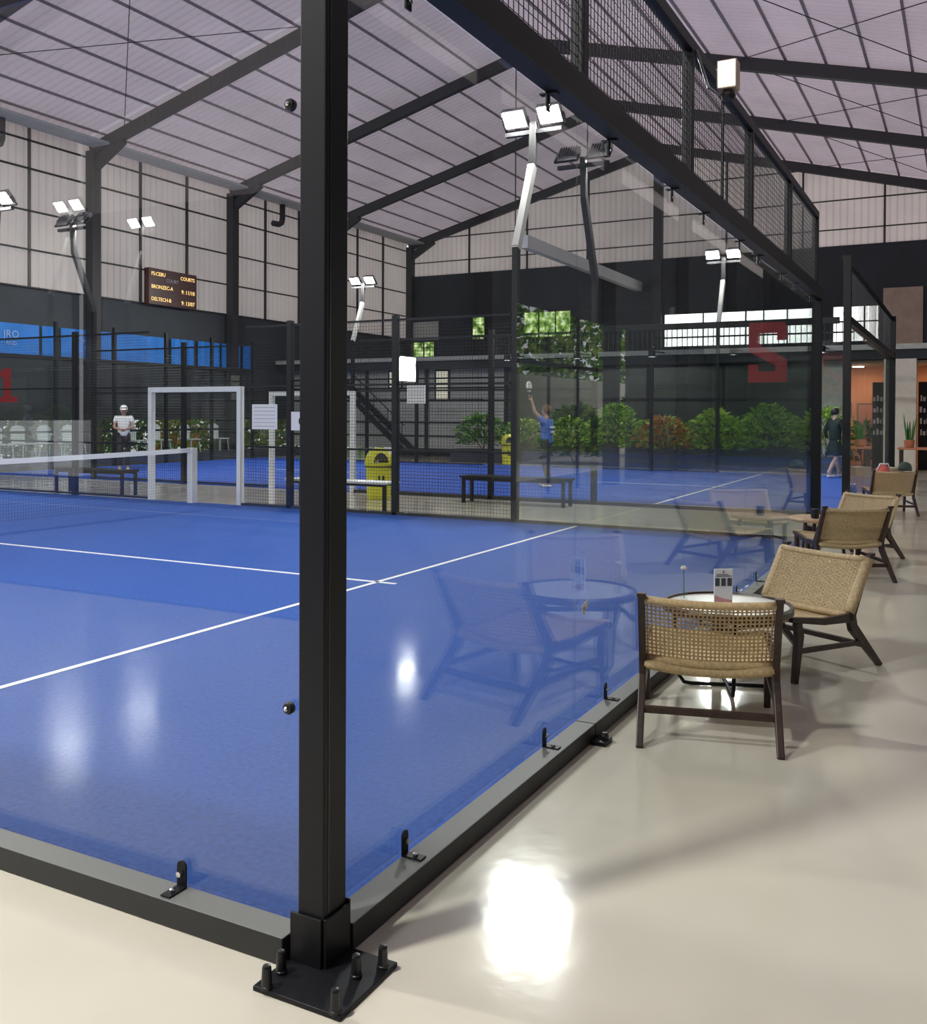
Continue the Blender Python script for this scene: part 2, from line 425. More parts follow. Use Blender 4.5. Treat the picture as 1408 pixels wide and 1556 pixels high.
# ground floor facade under the mezzanine
XF = 28.0
def fac(name, y0, y1, z0, z1, mat): return struct(MB().box(XF, y0, z0, XF+.15, y1, z1).build(name, M[mat]))
fac('wall_shutter', 12.7, YL, .3, 3.43, 'shutter')
fac('wall_dark_panel', 2.4, 12.7, 0, 3.43, 'dkglass')
for z in (.75, 1.25, 2.05, 2.5, 2.85): struct(MB().box(XF-.05, 12.7, z-.03, XF, YL, z+.03).build('shutter_rail', M['black']))
for yy in (13.2, 15.8, 18.4): struct(MB().box(XF-.09, yy-.06, 0, XF-.005, yy+.06, 3.2).build('shutter_post', M['black']))
pane(6, XF-.03, 14.9, 15.4, 2.1, 3.1, 'dayb', fr='black'); pane(7, XF-.03, 16.9, 17.4, 2.55, 3.1, 'dayb', fr='black')
for yy in (12.6, 10.0, 7.5, 5.1, 2.45): struct(MB().box(XF-.05, yy-.05, 0, XF-.001, yy+.05, 3.3).build('facade_mullion', M['black']))
struct(MB().box(XF-.05, 2.45, 2.0, XF-.001, 12.6, 2.07).build('facade_transom', M['black']))
struct(MB().box(27.05, -.42, 0, 27.6, .36, 3.16).build('column_cream', M['cream']))
struct(MB().box(30.6, -1.85, 0, 30.75, .3, 3.43).build('wall_reception', M['peach']))
struct(MB().box(XF, YR, 0, XF+.15, -1.85, 3.43).build('wall_dark_panel', M['dkglass']))
struct(MB().box(27.6, .28, 0, 30.75, .36, 3.43).build('wall_reception_side', M['cream']))
struct(MB().box(XF, .36, 0, XF+.15, 2.4, 3.43).build('wall_cream', M['concrete']))
struct(MB().box(28.0, -1.85, 3.1, 30.6, .28, 3.16).build('ceiling_reception', M['cream']))

# ------------------------------------------------------------------ court parts
W3 = 1408
def wall_dir(p, q): d = Vector((q[0]-p[0], q[1]-p[1], 0)); return d.normalized(), d.length
def glass_panel(p, q, label, group, z0=.085, z1=2.97):
    d, L = wall_dir(p, q); n = Vector((-d.y, d.x, 0))
    a = Vector((*p, 0)) + d*.004; b = Vector((*q, 0)) - d*.004; t = n*.006
    o = MB().hexa([a-t+Vector((0,0,z0)), b-t+Vector((0,0,z0)), b+t+Vector((0,0,z0)), a+t+Vector((0,0,z0)),
                   a-t+Vector((0,0,z1)), b-t+Vector((0,0,z1)), b+t+Vector((0,0,z1)), a+t+Vector((0,0,z1))]).build('court_glass', M['glass'])
    return tag(o, label, 'glass panel', group)
def mesh_panel(p, q, z0, z1, label, group, step=.05, r=.0018, rails=(), frame=.02):
    t = thing('mesh_fence', label, 'mesh panel', (p[0], p[1], z0), 0, group)
    d, L = wall_dir(p, q); H = z1-z0; mb = MB()
    n = int(L/step)
    for i in range(1, n): mb.wire(d*(i*L/n), d*(i*L/n)+Vector((0,0,H)), r)
    m = int(H/step)
    for i in range(1, m): mb.wire(Vector((0,0,i*H/m)), d*L+Vector((0,0,i*H/m)), r)
    mb.build('mesh', M['wire'], t)
    if frame:
        for z in [frame, H-frame] + [zz-z0 for zz in rails]:
            MB().bar(Vector((0,0,z)), d*L+Vector((0,0,z)), frame*1.6, frame*1.6).build('rail', M['black'], t)
    return t
def post(x, y, h, label, group, s=.1, z0=0):
    t = thing('fence_post', label, 'post', (x, y, z0), 0, group)
    MB().box(-s/2, -s/2, 0, s/2, s/2, h).build('upright', M['black'], t, bevel=.004)
    if z0 == 0: MB().box(-s*.95, -s*.95, 0, s*.95, s*.95, .012).build('foot_plate', M['black'], t)
    return t
def beam(p, q, z0, z1, w, label, group, name='top_beam', mat='black'):
    o = MB().bar((p[0], p[1], (z0+z1)/2), (q[0], q[1], (z0+z1)/2), w, z1-z0).build(name, M[mat], bevel=.004)
    return tag(o, label, 'beam', group)

# --- court A (nearest): X 0..10, Y 0..20
turf = MB().box(-.1, -.03, .001, 10.02, 20, .022).build('court_turf', M['turf'])
tag(turf, 'blue artificial turf of the nearest court inside the glass', 'turf')
def cline(parent, x0, y0, x1, y1, z=.022): return MB().box(x0, y0, z, x1, y1, z+.003).build('court_line', M['line'], parent)
cline(turf, -.02, 3.025, 10, 3.075); cline(turf, 4.975, 2.85, 5.025, 17.15); cline(turf, 0, 16.925, 10, 16.975)
for k in range(5):
    glass_panel((2*k, -.02), (2*k+2, -.02), '%s clear glass panel from the near corner post in the long back wall' % ORD[k], 'glass panels of the near back wall')
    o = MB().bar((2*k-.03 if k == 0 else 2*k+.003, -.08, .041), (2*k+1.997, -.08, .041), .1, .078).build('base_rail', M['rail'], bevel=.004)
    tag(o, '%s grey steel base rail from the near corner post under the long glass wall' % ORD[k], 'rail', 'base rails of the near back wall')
    mesh_panel((2*k, -.03), (2*k+2, -.03), 3.1, 3.97, '%s wire mesh panel from the near corner above the long glass wall' % ORD[k], 'mesh panels over the near back wall', r=.0027, frame=0)
for k in range(1, 6):
    post(2*k, -.03, .86, '%s short black mesh upright from the near corner, standing on the glass wall beam' % ORD[k-1], 'uprights above the near back wall', .07, 3.1)
beam((-.1, -.08), (10.05, -.08), 2.97, 3.1, .1, 'thick black beam along the top edge of the long glass wall', None)
beam((-.1, -.03), (10.05, -.03), 3.96, 4.04, .07, 'thin black top rail above the mesh of the long glass wall', None, 'top_rail')
# thin stiffener in the mesh
post(5.0, -.03, .86, 'thin black bar halfway along the mesh over the long glass wall', None, .022, 3.1)
st_ = thing('glass_patch', 'small pale flower-shaped patch on the long glass near its first seam', 'sticker', (2.12, -.0275, .60))  # pale flower-shaped patch lying flat on the glass
pol = [((.026+.008*math.cos(5*a))*math.cos(a), (.026+.008*math.cos(5*a))*math.sin(a)) for a in (2*PI*k/40 for k in range(40))]
MB().prism(pol, (-.012, 0, 0), (1,0,0), (0,0,1), (0,-.001,0)).build('blossom', M['floral'], st_)
MB().prism([(u*.7, v*.7) for u, v in pol], (.03, 0, .018), (1,0,0), (0,0,1), (0,-.001,0)).build('blossom', M['floral'], st_)
MB().prism([(u*.3, v*.3) for u, v in pol], (-.012, -.0012, 0), (1,0,0), (0,0,1), (0,-.0008,0)).build('centre', M['brown'], st_)
# left side wall: two panels next to the corner post
for k, nm in ((0, 'clear side glass panel beside the big corner post'), (1, 'second clear side glass panel away from the big corner post')):
    glass_panel((-.09, 2*k), (-.09, 2*k+2), nm, 'glass panels of the near side wall')
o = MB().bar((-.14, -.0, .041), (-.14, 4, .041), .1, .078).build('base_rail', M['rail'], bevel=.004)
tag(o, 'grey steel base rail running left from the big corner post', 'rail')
# far end corner of the long wall
post(10.05, -.05, 3.0, 'black post at the far end of the long glass wall', None, .11)
# corner post with base plate
cp = thing('corner_post', 'big square black corner post bolted to the floor in front', 'post', (-.11, -.071, 0))
MB().box(-.049, -.048, .014, .060, .041, 4.05).build('upright', M['black'], cp, bevel=.005)
s = MB(); s.box(-.060, -.046, .014, -.050, .06, .15); s.box(-.052, -.059, .014, .066, -.049, .15); s.box(.061, -.059, .014, .067, .045, .16); s.build('sleeve', M['black'], cp, bevel=.002)
MB().box(-.205, -.213, 0, .075, .072, .014).build('base_plate', M['black'], cp, bevel=.003)
for bx, by in ((-.306, -.04), (-.232, -.03), (-.305, -.262), (-.15, -.222), (-.078, -.262)):
    MB().lathe([(.0165, .014), (.0165, .022), (.0145, .024), (.0125, .07), (.010, .076), (.002, .078)], (bx+.11, by+.071, 0), 14).build('anchor_bolt', M['rubber'], cp, smooth=False)
# seam groove on the right face of the post
MB().box(-.03, -.0492, .16, -.024, -.0475, 4.0).build('groove', M['rubber'], cp)
def glass_clip(y, z, lab):
    t = thing('glass_clip', lab, 'clip', (-.098, y, z), 0, 'round glass clips by the corner post')
    MB().lathe([(.018, 0), (.018, -.012), (.014, -.018)], (0,0,0), 20, 'x').build('disc', M['rubber'], t)
    b = MB().lathe([(.007, -.018), (.007, -.024), (.004, -.027)], (0,0,0), 12, 'x').build('bolt', M['chrome'], t)
glass_clip(.045, .70, 'round black clip with chrome bolt low on the side glass by the corner post')
glass_clip(.045, 2.44, 'round black clip with chrome bolt high on the side glass by the corner post')
def l_bracket(loc, rz, label, group):
    t = thing('glass_bracket', label, 'bracket', loc, rz, group)
    MB().box(-.018, -.075, 0, .018, .0, .005).build('foot', M['black'], t)
    poly = [(-.018, 0), (.018, 0), (.018, .06)] + [(.018*math.cos(a), .06+.018*math.sin(a)) for a in (PI*k/8 for k in range(1, 8))] + [(-.018, .06)]
    MB().prism(poly, (0, -.006, .005), (1,0,0), (0,0,1), (0,.006,0)).build('tab', M['black'], t)
    MB().lathe([(.009, -.02), (.009, -.008), (.007, -.006)], (0,0,.045), 10, 'y').build('bolt', M['chrome'], t)
    MB().lathe([(.009, .005), (.009, .013), (.004, .016)], (0,-.045,0), 10).build('bolt', M['chrome'], t)
    return t
n = 0
br0 = None
for k in range(5):
    for x in (2*k+.41, 2*k+1.6):
        lab = '%s black bracket with chrome bolts from the corner post on the long base rail' % ORD[n]
        if br0 is None: br0 = l_bracket((x, -.033, .081), 0, lab, 'brackets on the long base rail')
        else: dup(br0, (x, -.033, .081), 0, lab)
        n += 1
dup(br0, (-.103, .458, .081), -PI/2, 'black bracket with chrome bolts on the base rail left of the corner post', 'brackets on the side base rail')
def top_clamp(x, label):
    t = thing('glass_clamp', label, 'clamp', (x, -.032, 2.97), 0, 'glass clamps under the top beam')
    MB().box(-.018, -.008, -.08, .018, -.001, .0).build('tab', M['black'], t)
    MB().box(-.018, -.05, -.008, .018, .03, -.001).build('foot', M['black'], t)
    MB().lathe([(.008, -.018), (.008, -.008)], (0,0,-.055), 10, 'y').build('bolt', M['chrome'], t)
n = 0
for k in range(5):
    for x in (2*k+.41, 2*k+1.6):
        top_clamp(x, '%s black clamp from the near corner under the top beam of the long glass wall' % ORD[n]); n += 1
def floor_anchor(x, label):
    t = thing('floor_anchor', label, 'anchor plate', (x, -.16, 0), 0, 'floor anchors along the long base rail')
    MB().box(-.05, -.045, 0, .05, .028, .02).build('plate', M['black'], t, bevel=.003)
    MB().lathe([(.02, .02), (.02, .035), (.012, .05)], (.01, -.02, 0), 12).build('bolt', M['rubber'], t)
for k, x in enumerate((1.98, 4.0, 6.0, 8.0)):
    floor_anchor(x, '%s small black anchor plate from the corner post on the floor beside the base rail' % ORD[k])

tc = MB().box(-13.8, -.03, .001, -3.6, 20, .022).build('court_turf', M['turf2'])
tag(tc, 'blue artificial turf of the neighbouring court left of the nearest court', 'turf')
cline(tc, -13.8, 3.025, -3.6, 3.075); cline(tc, -8.72, 2.85, -8.67, 17.15)
# --- court A walkway side wall at X=10
XA = 10.05
for k in range(2):
    glass_panel((XA, 2*k), (XA, 2*k+2-(.1 if k else 0)), ('clear glass panel carrying the red number two', 'clear glass panel next to the one with the red number two')[k], 'glass panels on the walkway side')
for y0, y1, nm in ((4.05, 6, 'beside the tall floodlight mast'), (6, 8, 'in front of the bench by the yellow bin'), (8, 8.95, 'next to the white entrance frame'), (11.1, 13, 'just past the white entrance frame'), (13, 15.5, 'in front of the white chairs')):
    mesh_panel((XA, y0+.03), (XA, y1-.03), .03, 3.0, 'black wire mesh fence ' + nm, 'mesh panels on the walkway side', r=.0022, rails=(1.0, 2.0))
for yy, h, nm in ((6, 3.05, 'black mesh fence post by the bench and yellow bin'), (8, 3.05, 'black mesh fence post nearest the white entrance frame'), (13, 3.05, 'black mesh fence post beyond the net and entrance frame')):
    post(XA, yy, h, nm, 'fence posts on the walkway side', .09)
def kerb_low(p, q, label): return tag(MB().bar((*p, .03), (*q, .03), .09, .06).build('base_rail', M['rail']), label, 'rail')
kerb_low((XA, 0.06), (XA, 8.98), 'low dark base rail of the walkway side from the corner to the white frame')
def entrance(x, y0, y1, label):
    t = thing('entrance_arch', label, 'frame', (x, (y0+y1)/2, 0), 0, 'white court entrance frames')
    h = (y1-y0)/2
    for s_ in (-1, 1): MB().cbox((0, s_*(h-.04), 1.0), (.1, .085, 2.0)).build('post', M['white'], t, bevel=.006)
    MB().cbox((0, 0, 1.955), (.1, 2*h-.17, .09)).build('lintel', M['white'], t, bevel=.006)
    return t
entrance(XA, 9.0, 11.1, 'white entrance frame right beside the net post')
entrance(13.35, 9.0, 11.1, 'white entrance frame of the far court across the walkway')
# net
net = thing('court_net', 'padel net with white top tape across the nearest court', 'net', (5, 10, .02))
mb = MB(); NW = 4.93
def nz(x): return .86 + .05*(abs(x)/NW)**2
x = -NW
while x <= NW: mb.wire((x, 0, .02), (x, 0, nz(x)), .0013); x += .045
for i in range(19):
    z = .04 + i*.045
    mb.wire((-NW, 0, z), (NW, 0, z), .0013)
mb.build('mesh', M['wire'], net)
mb = MB()
xs = [-NW + 2*NW*i/24 for i in range(25)]
mb.loft([(xx, 0, nz(xx)-.01) for xx in xs], [.014]*25, [.075]*25)
mb.build('tape', M['line'], net)
MB().box(4.88, -.06, 0, 5.0, .06, .94).build('net_post', M['white'], net, bevel=.005)
MB().box(-5.0, -.06, 0, -4.88, .06, .94).build('net_post', M['white'], net, bevel=.005)

# --- number signs
two = [(.03, 1.0), (.93, 1.0), (1.0, .93), (1.0, .70), (.74, .70), (.74, .82), (.30, .82), (.30, .62), (1.0, .38), (1.0, 0), (0, 0), (0, .30), (.26, .30), (.26, .18), (.70, .18), (.70, .28), (0, .52), (0, .92)]
s2 = MB().prism(two, (XA+.012, .77, 1.97), (0, -.47, 0), (0, 0, .75), (.012, 0, 0)).build('number_sign', M['red'])
tag(s2, 'large red number two fixed to the court glass near the corner', 'sign', 'red court number signs')
one = [(0, 0), (1, 0), (1, .16), (.68, .16), (.68, 1), (.38, 1), (.1, .85), (.1, .68), (.34, .76), (.34, .16), (0, .16)]
s1 = MB().prism(one, (13.35+.012, 19.75, 1.8), (0, -.75, 0), (0, 0, .85), (.012, 0, 0)).build('number_sign', M['red'])
tag(s1, 'large red number one on glass in front of the dark left wall', 'sign', 'red court number signs')

# --- court B: X 13.35..23.35, Y 0..20
BX0, BX1 = 13.35, 23.35
tb = MB().box(BX0+.05, 0, .001, BX1+.5, 20, .022).build('court_turf', M['turf2'])
tag(tb, 'blue artificial turf of the far court beyond the walkway', 'turf')
cline(tb, BX0+.1, 3.02, BX1, 3.08); cline(tb, 18.32, 2.85, 18.38, 17.1)
for k in range(5):
    glass_panel((BX0+2*k, 0), (BX0+2*k+2, 0), '%s clear glass panel of the far court back wall, counted from the walkway' % ORD[k], 'far court back wall glass')
    mesh_panel((BX0+2*k, 0), (BX0+2*k+2, 0), 3.1, 3.95, '%s mesh panel above the far court back wall, counted from the walkway' % ORD[k], 'far court back wall mesh')
beam((BX0, -.05), (BX1, -.05), 2.97, 3.08, .1, 'dark beam along the top of the far court back glass', None)
beam((BX0, 0), (BX1, 0), 3.95, 4.02, .06, 'thin top rail above the far court back mesh', None, 'top_rail')
post(BX0, -.05, 4.0, 'black corner post of the far court nearest the end of the long glass wall', None, .11)
post(BX1, -.05, 4.0, 'black corner post of the far court close to the cream pillar', None, .13)
for x, nm in ((BX0, 'near'), (BX1, 'far')):
    for y0, y1, wh in ((0, 2, 'first'), (2, 3.94, 'second'), (16.36 if nm == 'near' else 16, 18, 'third'), (18, 20, 'fourth')):
        glass_panel((x, y0), (x, y1), '%s glass panel from the back corner, %s side of the far court' % (wh, 'walkway' if nm == 'near' else 'planting'), 'far court side glass')
    for y0, y1, wh in ((4.06 if nm == 'near' else 4.25, 6, 'first'), (6, 8.95, 'second'), (11.15, 13.5, 'third'), (13.5, 16.24 if nm == 'near' else 15.82, 'fourth')):
        mesh_panel((x, y0+.03), (x, y1-.03), .03, 3.0, '%s mesh fence from the back corner, %s side of the far court' % (wh, 'walkway' if nm == 'near' else 'planting'), 'far court side mesh', step=.06, r=.0022, rails=(2.0,))
    for y_, wh in ((6, 'first'), (13.5, 'second')):
        post(x, y_, 3.1, '%s black fence post from the back corner, %s side of the far court' % (wh, 'walkway' if nm == 'near' else 'planting'), 'far court side posts', .09)
    beam((x, .06), (x, 4), 2.97, 3.07, .08, 'dark beam over the %s side glass of the far court' % ('walkway' if nm == 'near' else 'planting'), None)
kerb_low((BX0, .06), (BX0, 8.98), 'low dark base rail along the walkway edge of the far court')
for k in range(5):
    glass_panel((BX0+2*k, 20), (BX0+2*k+2, 20), '%s glass panel of the far court end wall in front of the white chairs' % ORD[k], 'far court end wall glass')
for k in range(6):
    post(BX0+2*k, 20.05, 4.0, '%s black post of the far court end wall before the white chairs' % ORD[k], 'far court end wall posts', .09)
beam((BX0, 20.05), (BX1, 20.05), 2.97, 3.06, .08, 'dark beam across the far court end wall before the white chairs', None)
beam((BX0, 20.05), (BX1, 20.05), 1.0, 1.06, .06, 'dark mid rail across the far court end wall before the white chairs', None, 'mid_rail')

# ------------------------------------------------------------------ floodlight masts
def head(parent, c, face, tilt, lens='lens', body='greybody'):
    """floodlight box at c facing horizontally along face and tilted down"""
    f = Vector((*face, 0)).normalized(); d = (f*math.cos(tilt) + Vector((0,0,-math.sin(tilt)))).normalized()
    c = Vector(c); r = d.cross(Vector((0,0,1))).normalized(); u = r.cross(d)
    mb = MB(); mb.bar(c-d*.06, c+d*.03, .36, .28, u)
    for k in range(-3, 4): mb.bar(c-d*.10+r*k*.045, c-d*.06+r*k*.045, .012, .24, u)
    h = mb.build('lamp_head', M[body], parent)
    q = c+d*.033
    a, b = r*.16, u*.12
    MB().quad(q-a-b, q+a-b, q+a+b, q-a+b).build('lens', M[lens], h)
    MB().bar(c-r*.2-d*.01, c-r*.2-d*.01-u*.2, .02, .04, d).bar(c+r*.2-d*.01, c+r*.2-d*.01-u*.2, .02, .04, d).bar(c-r*.2-d*.01-u*.2, c+r*.2-d*.01-u*.2, .03, .02, u).build('yoke', M['black'], h)
def mast(x, y, lean, face, label, lens='lens', tilt=.75, glint='lit_arm', face2=None):
    t = thing('floodlight_mast', label, 'floodlight', (x, y, 0), 0, 'bent floodlight masts at the courts')
    MB().box(-.047, -.047, 0, .047, .047, 3.95).build('lower_pole', M['black'], t, bevel=.004)
    MB().loft([(0, 0, 3.9), (lean*.55, 0, 5.2)], [.1, .1], [.12, .12]).build('bent_arm', M[glint], t)
    MB().loft([(lean*.55, 0, 5.17), (lean*.6, 0, 5.85)], [.09, .09], [.11, .1]).build('upper_pole', M['steel'], t)
    MB().box(lean*.6-.04, -.45, 5.68, lean*.6+.04, .45, 5.74).build('cross_arm', M['steel'], t)
    for s_ in (-1, 1): fc = face2 if (face2 and s_ == 1) else face; head(t, (lean*.6+fc*.06, s_*.28, 5.93), (fc, 0), tilt, lens)
    return t
mast(XA, 4.0, 1, -1, 'floodlight mast with two bright lamps and pale bent arm beside the near court')
mast(BX0, 4.02, -1, 1, 'floodlight mast of the far court seen from behind, lamps turned away', glint='steel')
mast(BX1, 4.2, 1, -1, 'distant floodlight mast with two lit lamps above the planting')
mast(BX1, 15.9, 1, -1, 'distant lit floodlight mast just right of the big corner post')
mast(BX0, 16.3, -1, 1, 'floodlight mast in front of the blue banners on the left', glint='steel')
mast(-.2, 4.6, -1, 1, 'floodlight mast on the near side of the nearest court')
mast(-.2, 16, -1, 1, 'floodlight mast at the far end of the near side of the nearest court')
mast(XA, 16, 1, -1, 'floodlight mast at the far end of the walkway side of the nearest court')
m1 = mast(-13.8, 18.1, -1, 1, 'taller floodlight mast of the court on the other side of the hall'); m1.scale = (1, 1, 1.13)
m1 = mast(-17.2, 19.2, -1, 1, 'taller floodlight mast farthest away on the other side of the hall'); m1.scale = (1, 1, 1.18)
hb = thing('fill_high_bay', 'added round fill lamp hung from the roof behind the viewpoint', 'lamp', (-4.2, 2.5, 8.4))  # lamp added out of view to brighten the floor on the left
MB().lathe([(.37, 0), (.37, .03), (.12, .2), (.08, .3)], (0,0,0), 28).build('shade', M['greybody'], hb)
MB().lathe([(.33, -.012), (.33, -.004)], (0,0,0), 28).build('lens', M['lens'], hb)
MB().tube([(0, 0, .3), (0, 0, roof_z(2.5)-8.4+.25)], .012, 6).build('cable', M['steel'], hb)
struct(MB().box(-4.4, 1.9, roof_z(1.9)+.17, -4.0, 3.1, roof_z(3.1)+.27).build('fill_lamp_rail', M['steel']))  # support for the added fill lamp
# wall lights on the left siding and small lamp over the long glass wall
lb = thing('light_box', 'small rectangular lit box on the dark side wall opposite the glass', 'lamp', (9.5, YR-.1, 2.2))
MB().box(-.22, 0, -.19, .22, .1, .19).build('case', M['greybody'], lb)
MB().box(-.2, .1, -.17, .2, .105, .17).build('lens', M['lightbox'], lb)
for k in range(5):  # lamp row added to brighten the shrubs; one small lamp is real
    dn = thing('shrub_fill_lamp', '%s small added fill lamp along the mezzanine edge above the planting from the cream pillar' % ORD[k], 'lamp', (25.7, 1.9+2.4*k, 3.3), 0, 'added fill lamps over the planting')
    cm = MB().lathe([(.11, 0), (.11, .17), (.05, .2)], (0,0,0), 18)
    bmesh.ops.delete(cm.bm, geom=[f for f in cm.bm.faces if len(f.verts) > 4 and f.calc_center_median().z < .1], context='FACES_ONLY')
    cm.build('can', M['black'], dn)
    MB().lathe([(.10, .11), (.10, .12)], (0,0,0), 18).build('lens', M['lens'], dn)
    MB().bar((0, 0, .16), (1.45, 0, .2), .04, .04).build('arm', M['black'], dn)
sl = thing('floodlight', 'warm lit lamp box on a bent arm at the mesh top rail', 'floodlight', (4.05, -.07, 4.04))
MB().tube([(0, 0, -.06), (0, -.08, -.32), (.05, -.14, -.36), (.13, -.18, -.32)], .010, 8).build('arm', M['greybody'], sl)
h = MB().box(.06, -.25, -.32, .17, -.12, -.13).build('lamp_box', M['brass'], sl, bevel=.006)
MB().box(.0535, -.24, -.31, .0595, -.13, -.14).build('lens', M['lensdim'], h)
MB().lathe([(.04, 0), (.05, .03), (.035, .06)], (.115, -.185, -.385), 16).build('sensor', M['rubber'], sl)

# ------------------------------------------------------------------ overhead beam, pipes, scoreboard, banners
ob = thing('overhead_beam', 'pale overhead steel beam running towards the dark end wall', 'beam', (31, 10.6, 6.95))
MB().box(-6, -.12, -.2, 5.85, .12, .2).build('girder', M['painted'], ob)
for x_ in (FR[2]-31+.0, FR[1]-31): MB().tube([(x_, 0, .2), (x_, 0, roof_z(10.6)-6.95-.18)], .02, 6).build('hanger', M['steel'], ob)
for i, (x_, nm) in enumerate(((14.85, 'dark gooseneck pipe high on the left wall beside the nearest visible column'), (26.9, 'dark gooseneck pipe high on the left wall just left of the big corner post'))):
    o = MB().tube([(x_, YL-.4, 9.55), (x_, YL-.4, 9.0), (x_-.05, YL-.4, 8.85), (x_-.2, YL-.4, 8.76), (x_-.55, YL-.4, 8.74)], .11, 12).build('gutter_pipe', M['steel'], smooth=True)
    tag(o, nm, 'pipe', 'gooseneck gutter pipes')
sb = thing('scoreboard', 'dark red electronic board with amber rows on the left wall', 'scoreboard', (21.36, YL-.05, 5.66))
MB().box(-1.08, -.22, -.58, 1.08, 0, .6).build('case', M['board'], sb, bevel=.01)
RX = (PI/2, 0, 0)
for i, (tx, tz, sz, body, al) in enumerate(((-.98, .42, .17, 'FS:CEBU', 'LEFT'), (-.98, .0, .17, 'BRONZEC-A', 'LEFT'), (-.98, -.4, .17, 'DELTECH-B', 'LEFT'), (.98, .40, .17, 'COURTS', 'RIGHT'), (.98, -.05, .19, '9: 11/10', 'RIGHT'), (.98, -.42, .19, '9: 13/07', 'RIGHT'))):
    text_mesh('lettering', body, sz, M['amber'], sb, (tx, -.223, tz), RX, .002, al)
text_mesh('lettering', 'COURT', .16, M['ledwhite'], sb, (-.05, -.223, .25), RX)
for k, (x0, x1) in enumerate(((13.0, 16.35), (16.45, 17.0), (17.1, 18.95), (19.15, 21.3), (21.5, 22.55), (22.75, 23.85), (23.95, 24.95), (25.1, 25.7))):
    nm = ['largest blue banner at the far left of the dark wall', 'narrow blue banner strip beside the largest banner', 'blue banner with rows of white lettering behind the mast', 'wide creased violet-blue banner above the person in white', 'blue banner above the left post of the white entrance frame', 'creased blue banner with diagonal folds above the entrance frame', 'blue banner with faint white print above the entrance lintel', 'last and smallest blue banner, towards the big corner post'][k]
    b = thing('banner', nm, 'banner', ((x0+x1)/2, YL-.01, 3.58), 0, 'blue banners on the left wall')
    mb = MB(); N = 12; w = x1-x0; pv = None
    for i in range(N+1):
        xx = -w/2 + w*i/N; yo = -.02 + .012*math.sin(i*1.7+k)
        a = [mb.bm.verts.new((xx, yo+dy, z)) for dy in (0, .01) for z in (-.47, .47)]
        if pv:
            mb.bm.faces.new((pv[0], a[0], a[1], pv[1])); mb.bm.faces.new((pv[2], pv[3], a[3], a[2]))
            mb.bm.faces.new((pv[1], a[1], a[3], pv[3])); mb.bm.faces.new((pv[0], pv[2], a[2], a[0]))
        else: mb.bm.faces.new((a[0], a[1], a[3], a[2]))
        pv = a
    mb.bm.faces.new((pv[0], pv[2], pv[3], pv[1]))
    mb.build('cloth', M['banner'], b)
    tx = {0: (('JRO', .3, .75, .15), ('AND', .16, .75, -.1)), 2: (('MONEY F', .17, .2, .12), ('SUPPORT', .14, .2, -.08), ('SERVICES', .12, .2, -.24)), 6: (('IO', .2, .1, .05),)}.get(k, ())
    for body, sz, dx, dz in tx: text_mesh('lettering', body, sz, M['bannertxt'], b, (dx, -.036, dz), RX, .001)

# ------------------------------------------------------------------ rattan lounge chairs
def weave(mb, P, nu, nv, wu, wv, th, amp, seg=2):
    """woven strips on surface P(u,v); nu strips along v, nv strips along u"""
    def strip(fn, n, w, side, flip):
        L = []
        for i in range(n*seg+1):
            t = i/(n*seg)
            p, tan, nor = fn(t)
            ph = math.cos(PI*(i/seg - .5) + (PI if flip else 0)) if seg > 1 else 0
            lat = tan.cross(nor).normalized()*w/2
            c = p + nor*amp*ph
            L.append([mb.bm.verts.new(q) for q in (c-lat, c+nor*th/2, c+lat, c-nor*th/2)])
        for a, b in zip(L, L[1:]):
            for k in range(4): mb.bm.faces.new((a[k], a[(k+1)%4], b[(k+1)%4], b[k]))
    def frame(u, v):
        e = .01
        p = P(u, v); du = (P(min(1, u+e), v)-P(max(0, u-e), v)).normalized(); dv = (P(u, min(1, v+e))-P(u, max(0, v-e))).normalized()
        return p, du, dv, du.cross(dv).normalized()
    for i in range(nu):
        u = (i+.5)/nu
        def f(t, u=u):
            p, du, dv, n = frame(u, t); return p, dv, n
        strip(f, nv, wu, 0, i % 2)
    for j in range(nv):
        v = (j+.5)/nv
        def f(t, v=v):
            p, du, dv, n = frame(t, v); return p, du, n
        strip(f, nu, wv, 1, (j+1) % 2)
CH = {}
